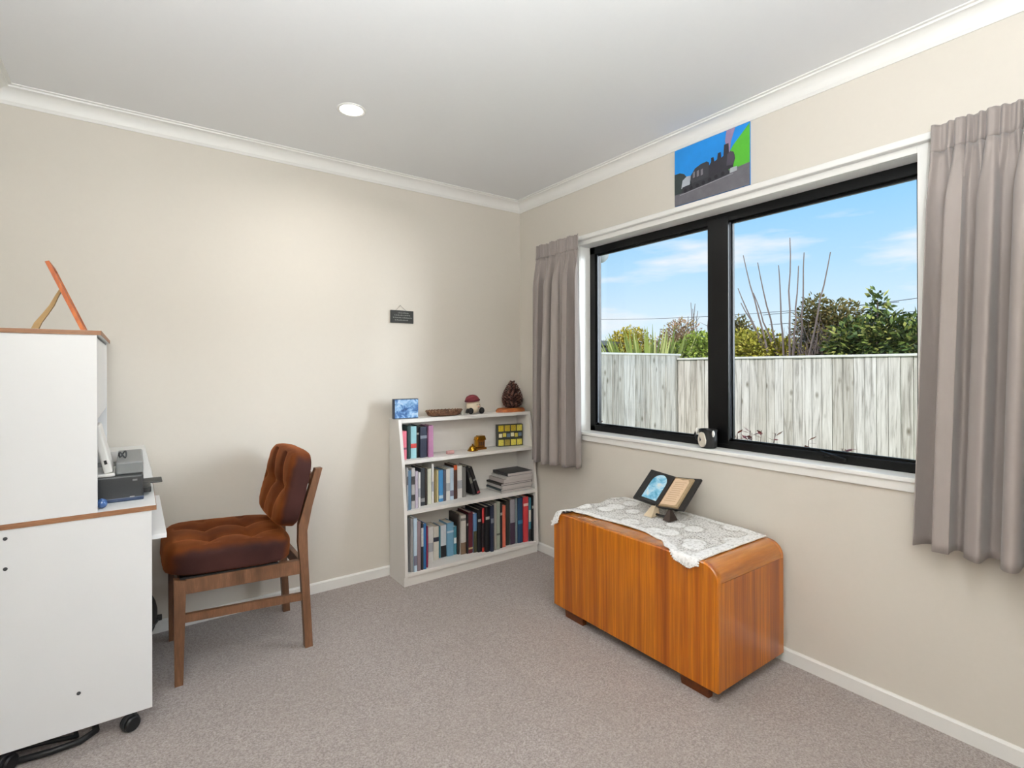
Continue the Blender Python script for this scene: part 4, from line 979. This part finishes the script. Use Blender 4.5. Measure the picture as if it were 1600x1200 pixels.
obj('front_rail', MB().box(-2.086, -2.062, CH_Y0+S-.002, CH_Y1-S+.002, .350, .408, .002), M_chair, chair)
obj('rear_rail', MB().box(-1.634, -1.612, CH_Y0+S-.002, CH_Y1-S+.002, .335, .390, .002), M_chair, chair)
def rail_back(z, h, x):
    obj('back_rail', MB().box(x-.010, x+.010, CH_Y0+S-.002, CH_Y1-S+.002, z, z+h, .002), M_chair, chair)
rail_back(.58, .05, -1.606); rail_back(.715, .05, -1.574)
obj('seat_board', MB().prism([(-2.080, .409), (-1.720, .393), (-1.720, .401), (-2.080, .417)], 'y', CH_Y0+.012, CH_Y1-.012), M_black, chair)

def cushion(name, Mx, a, b, c, tufts, depth, p=5.0, n=26, creases=(), bulge=.0):
    bm = bmesh.new(); bmesh.ops.create_cube(bm, size=2.0)
    bmesh.ops.subdivide_edges(bm, edges=bm.edges[:], cuts=n, use_grid_fill=True)
    gus = []
    for v in bm.verts:
        q = v.co.copy()
        s = (abs(q.x)**p + abs(q.y)**p + abs(q.z)**(p*.62 if q.z > 0 else p*1.8))**(1/p)
        q = q/s
        x, y, z = q.x*a, q.y*b, q.z*c
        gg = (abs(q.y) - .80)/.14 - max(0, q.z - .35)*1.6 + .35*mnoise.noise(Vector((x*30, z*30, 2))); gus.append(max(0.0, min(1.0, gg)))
        if v.co.z > -.5:
            k = max(0, min(1, (q.z+.1)/.6)); dz = 0
            for (tx, ty) in tufts:
                r2 = ((x-tx)**2 + (y-ty)**2); dz += depth*.7*math.exp(-r2/(.022**2)) + depth*.7*math.exp(-r2/(.060**2))
            for (ax_, at_, lo, hi) in creases:
                t = (x - at_) if ax_ == 'x' else (y - at_); w_ = y if ax_ == 'x' else x
                if lo <= w_ <= hi: dz += depth*.40*math.exp(-(t*t)/(.020**2))
            z -= dz*k
        wr = .0022*mnoise.noise(Vector((x*46, y*46, z*9)))
        v.co = Vector((x + wr*(abs(q.x) > .7), y + wr*(abs(q.y) > .7), z + wr*.6))
    mb = MB(); mb.bm(bm, 0, Mx)
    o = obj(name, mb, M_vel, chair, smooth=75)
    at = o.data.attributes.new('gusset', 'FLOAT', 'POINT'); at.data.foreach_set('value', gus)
    return o
# seat cushion: x' along -X..+X, tilted back a little
Ms = Matrix.Translation((-1.893, -.330, .468)) @ Matrix.Rotation(math.radians(3.2), 4, 'Y')
tx = .082; ty = .085
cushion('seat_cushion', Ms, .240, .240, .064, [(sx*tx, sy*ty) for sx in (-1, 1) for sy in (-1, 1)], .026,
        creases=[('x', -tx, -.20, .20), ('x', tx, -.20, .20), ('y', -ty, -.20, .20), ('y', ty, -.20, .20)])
# back cushion: local z' faces the sitter (-X), local x' runs down the back
tilt = math.radians(13.5)
zz_ = Vector((-math.cos(tilt), 0, -math.sin(tilt)*-.0 + math.sin(tilt)*.0)); 
zax = Vector((-math.cos(tilt), 0, math.sin(tilt))); yax = Vector((0, 1, 0)); xax = yax.cross(zax).normalized()
cen = Vector((-1.650, -.330, .700))
Mb = Matrix(((xax.x, yax.x, zax.x, cen.x), (xax.y, yax.y, zax.y, cen.y), (xax.z, yax.z, zax.z, cen.z), (0, 0, 0, 1)))
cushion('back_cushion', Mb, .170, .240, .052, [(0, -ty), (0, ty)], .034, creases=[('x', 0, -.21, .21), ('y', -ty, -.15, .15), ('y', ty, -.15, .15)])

# ------------------------------------------------------------------ desk with hutch
DYN, DYF = -0.775, -0.030              # near and far sides
DXB, DXF = -2.668, -2.174
dk = thing('computer_desk', (-2.42, -0.40, 0.0), 'white computer desk with tall hutch and brown edging on castors', 'desk')
sp_ = obj('side_panel', MB().box(DXB, DXF, DYN, DYN+.018, .070, .750, .001), M_melw, dk)
obj('side_panel', MB().box(DXB, DXF, DYF-.018, DYF, .070, .750, .001), M_melw, dk)
for (x, z) in ((-2.541, .723), (-2.541, .631), (-2.370, .190)):
    obj('screw_cap', MB().lathe([(.0055, 0), (.0055, .0015), (.002, .002)], (x, DYN, z), 12, Matrix.Rotation(PI/2, 4, 'X')), M_dgrey, sp_)
tp = obj('desk_top', MB().box(DXB, DXF+.012, DYN-.002, DYF, .750, .7675, .001), M_melw, dk)
obj('edging', MB().box(DXB, DXF+.0135, DYN-.0035, DYN-.0018, .7505, .7670).box(DXF+.0118, DXF+.0135, DYN-.002, DYF, .7505, .7670), M_brownedge, tp)
obj('back_board', MB().box(DXB, DXB+.012, DYN+.018, DYF-.018, .35, .750), M_melw, dk)
obj('lower_shelf', MB().box(DXB+.02, DXF-.20, DYN+.018, DYF-.018, .10, .118), M_melw, dk)
obj('keyboard_tray', MB().box(DXF-.33, -2.130, DYN+.030, DYF-.030, .640, .656, .001), M_melw, dk)
obj('tray_runner', MB().box(DXF-.33, DXF-.02, DYN+.018, DYN+.030, .644, .670), M_grey, dk)
obj('tray_runner', MB().box(DXF-.33, DXF-.02, DYF-.030, DYF-.018, .644, .670), M_grey, dk)
HXF = -2.321
hp = obj('hutch_side', MB().box(DXB, HXF, DYN, DYN+.018, .7675, 1.350, .001), M_melw, dk)
obj('hutch_side', MB().box(DXB, HXF, DYF-.018, DYF, .7675, 1.350, .001), M_melw, dk)
ht = obj('hutch_top', MB().box(DXB, HXF+.010, DYN-.002, DYF, 1.350, 1.3655, .001), M_melw, dk)
obj('edging', MB().box(DXB, HXF+.0115, DYN-.0035, DYN-.0018, 1.3505, 1.3650).box(HXF+.0098, HXF+.0115, DYN-.002, DYF, 1.3505, 1.3650), M_brownedge, ht)
obj('hutch_shelf', MB().box(DXB, HXF-.018, DYN+.018, DYF-.018, 1.075, 1.091), M_melw, dk)
obj('hutch_back', MB().box(DXB, DXB+.010, DYN+.018, DYF-.018, .7675, 1.35), M_melw, dk)
ym = (DYN+DYF)/2
for y0, y1, hy in ((DYN+.0195, ym-.0015, ym-.03), (ym+.0015, DYF-.0195, ym+.03)):
    dr = obj('door', MB().box(HXF-.017, HXF-.001, y0, y1, 1.070, 1.342, .001), M_melw, dk)
def castor(x, y, ang):
    Mz = Matrix.Translation((x, y, 0)) @ Matrix.Rotation(ang, 4, 'Z')
    c = MB()
    for s in (-1, 1):
        t = MB().lathe([(.006, -.008), (.020, -.008), (.0245, -.004), (.0245, .004), (.020, .008), (.006, .008)], (0, 0, 0), 20, Matrix.Rotation(PI/2, 4, 'X'))
        c.add([Mz @ (Vector(p) + Vector((0, s*.013, .0245))) for p in t.v], t.f)
    w = obj('castor', c, M_black, dk, smooth=40)
    hood = MB(); hs = MB().lathe([(.027, -.006), (.0285, 0), (.027, .006)], (0, 0, 0), 20, Matrix.Rotation(PI/2, 4, 'X'))
    hood.add([Mz @ (Vector(p) + Vector((0, 0, .0265))) for p in hs.v], hs.f)
    hood.add([Mz @ Vector(p) for p in MB().lathe([(.0085, .035), (.0085, .071)], (.012, 0, 0), 12).v], MB().lathe([(.0085, .035), (.0085, .071)], (.012, 0, 0), 12).f)
    obj('castor_hood', hood, M_dgrey, w, smooth=40)
for x, y, a in ((-2.236, DYN+.030, .5), (-2.545, DYN+.030, .9), (-2.236, DYF-.03, .2), (-2.600, DYF-.03, 1.2)): castor(x, y, a)

# things on and under the desk
DZ = .7675
t = thing('printer', (-2.36, -.45, DZ), 'black and grey inkjet printer on the white desk', 'printer')
px0, px1, py0, py1 = -2.590, -2.196, -.655, -.270
obj('body', MB().box(px0, px1, py0, py1, DZ, .858, .006), pm('printer_black', (50, 52, 54), .4, .08, 20), t)
obj('base_band', MB().box(px0-.001, px1+.001, py0-.001, py1+.001, DZ, DZ+.014, .003), pm('printer_navy', (40, 58, 88), .4, .08, 20), t)
obj('scanner_lid', MB().box(-2.276, px1, -.625, py1, .8585, .902, .005), M_grey, t)
obj('paper_tray', MB().box(px1-.02, -2.172, -.60, -.42, DZ+.012, DZ+.034, .003).box(px1-.02, -2.134, -.52, -.42, DZ+.030, DZ+.035, .002), M_black, t)
obj('button', MB().box(-2.228, -2.214, py0-.0015, py0+.002, .838, .844).box(-2.236, -2.222, py0-.0015, py0+.002, .780, .784), M_grey, t)
t = thing('modem', (-2.315, -.62, .858), 'white upright panel modem tilted on top of the printer', 'modem')
Mx = Matrix.Translation((-2.296, -.560, .858+.012)) @ Matrix.Rotation(math.radians(-13), 4, 'Y')
obj('foot', MB().box(-2.375, -2.278, -.645, -.470, .8582, .8690, .003), M_white, t)
pn = obj('panel', MB().obox(Mx @ Matrix.Translation((0, 0, .086)), .026, .150, .172, .006), M_white, t)
obj('port', MB().obox(Mx @ Matrix.Translation((.0, -.0755, .040)), .008, .002, .014), M_black, pn)
t = thing('cable_loop', (-2.262, -.50, .902), 'small dark looped cable lying on top of the printer', 'cable')
pts = [(-2.258+.011*math.cos(a), -.52+.018*math.sin(a), .906+.011*(1+math.sin(a*2))) for a in [i*.5 for i in range(15)]]
obj('loop', MB().tube(pts, .0028, 8), M_dgrey, t, smooth=60)
tag(obj('document_box', MB().prism([(-2.330, DZ), (-2.158, DZ), (-2.186, DZ+.125), (-2.330, DZ+.125)], 'y', -.225, -.070), M_white), 'white sloped document box behind the printer on desk', 'document box')
tag(obj('glass_ball', MB().ball((-2.312, -.722, DZ+.0165), .0165, 18), pm('blue_glass', (62, 96, 150), .12, .1, 10, coat=.5), smooth=70), 'small round blue glass ball at the desk edge', 'ball')

fr_ = thing('photo_frame', (-2.43, -.52, 1.3655), 'orange wooden photo frame leaning on its strut atop the hutch', 'photo frame')
FY0, FY1 = -.620, -.440
Mf = lambda d, h: (-2.362 + d*math.cos(.387) - h*math.sin(.387), 1.3655 + d*math.sin(.387) + h*math.cos(.387))
M_orw = wood('orange_frame_wood', [(150, 66, 10), (190, 92, 22), (206, 112, 36)], 8, (3, 3, .6), .5)
def fbar(d0, d1, h0, h1, y0, y1):
    q = [Mf(d0, h0), Mf(d1, h0), Mf(d1, h1), Mf(d0, h1)]; return MB().prism(q, 'y', y0, y1)
dd = .0055
for a in ((0, .018, FY0, FY1), (.240, .258, FY0, FY1)): obj('frame_rail', fbar(-.012+dd, 0+dd, a[0], a[1], a[2], a[3]), M_orw, fr_)
for y0, y1 in ((FY0, FY0+.018), (FY1-.018, FY1)): obj('frame_stile', fbar(-.012+dd, 0+dd, .018, .240, y0, y1), M_orw, fr_)
obj('picture', fbar(-.007+dd, -.004+dd, .018, .240, FY0+.018, FY1-.018), pm('faded_photo', (150, 140, 128), .4, .4, 16), fr_)
st = MB(); prev = None
cpts = [(-2.505, 1.3655, .020), (-2.492, 1.400, .019), (-2.474, 1.430, .016), (-2.456, 1.462, .013), (-2.443, 1.495, .010), (-2.428, 1.528, .008)]
va = [(x - w/2, z) for x, z, w in cpts] + [(x + w/2, z) for x, z, w in cpts[::-1]]
obj('strut', MB().prism(va, 'y', -.540, -.520), pm('pale_strut', (186, 150, 98), .6, .12, 30), fr_)

t = thing('black_bag', (-2.25, -.20, 0), 'black rounded bag standing under the desk by the wall', 'bag')
BGX, BGY, BGZ = -2.262, -.200, .172
bg = MB().ball((BGX, BGY, BGZ), .150, 26, (.80, .80, .98))
obj('body', bg, pm('bag_black', (24, 24, 25), .6, .2, 30), t, smooth=70)
obj('base', MB().lathe([(.06, 0), (.075, .006), (.085, .05)], (BGX, BGY, 0), 24), M_black, t, smooth=40)
obj('piping', MB().tube([(BGX+.120*math.cos(a), BGY+.120*math.sin(a), BGZ-.030) for a in [2*PI*i/28 for i in range(29)]], .005, 6), M_dgrey, t)
obj('buckle', MB().box(BGX+.116, BGX+.136, BGY-.012, BGY+.008, BGZ-.036, BGZ-.014, .003), M_black, t)
cb = MB()
cb.tube([(-2.62, -.70, .012), (-2.52, -.735, .014), (-2.44, -.748, .016), (-2.37, -.740, .014), (-2.33, -.700, .011), (-2.34, -.60, .010), (-2.45, -.50, .010)], .010, 8)
cb.tube([(-2.62, -.68, .010), (-2.54, -.700, .034), (-2.46, -.720, .036), (-2.38, -.700, .012), (-2.40, -.58, .010)], .007, 8)
tag(obj('extension_cable', cb, M_black, smooth=60), 'thick black power cable lying on carpet under the desk', 'cable')
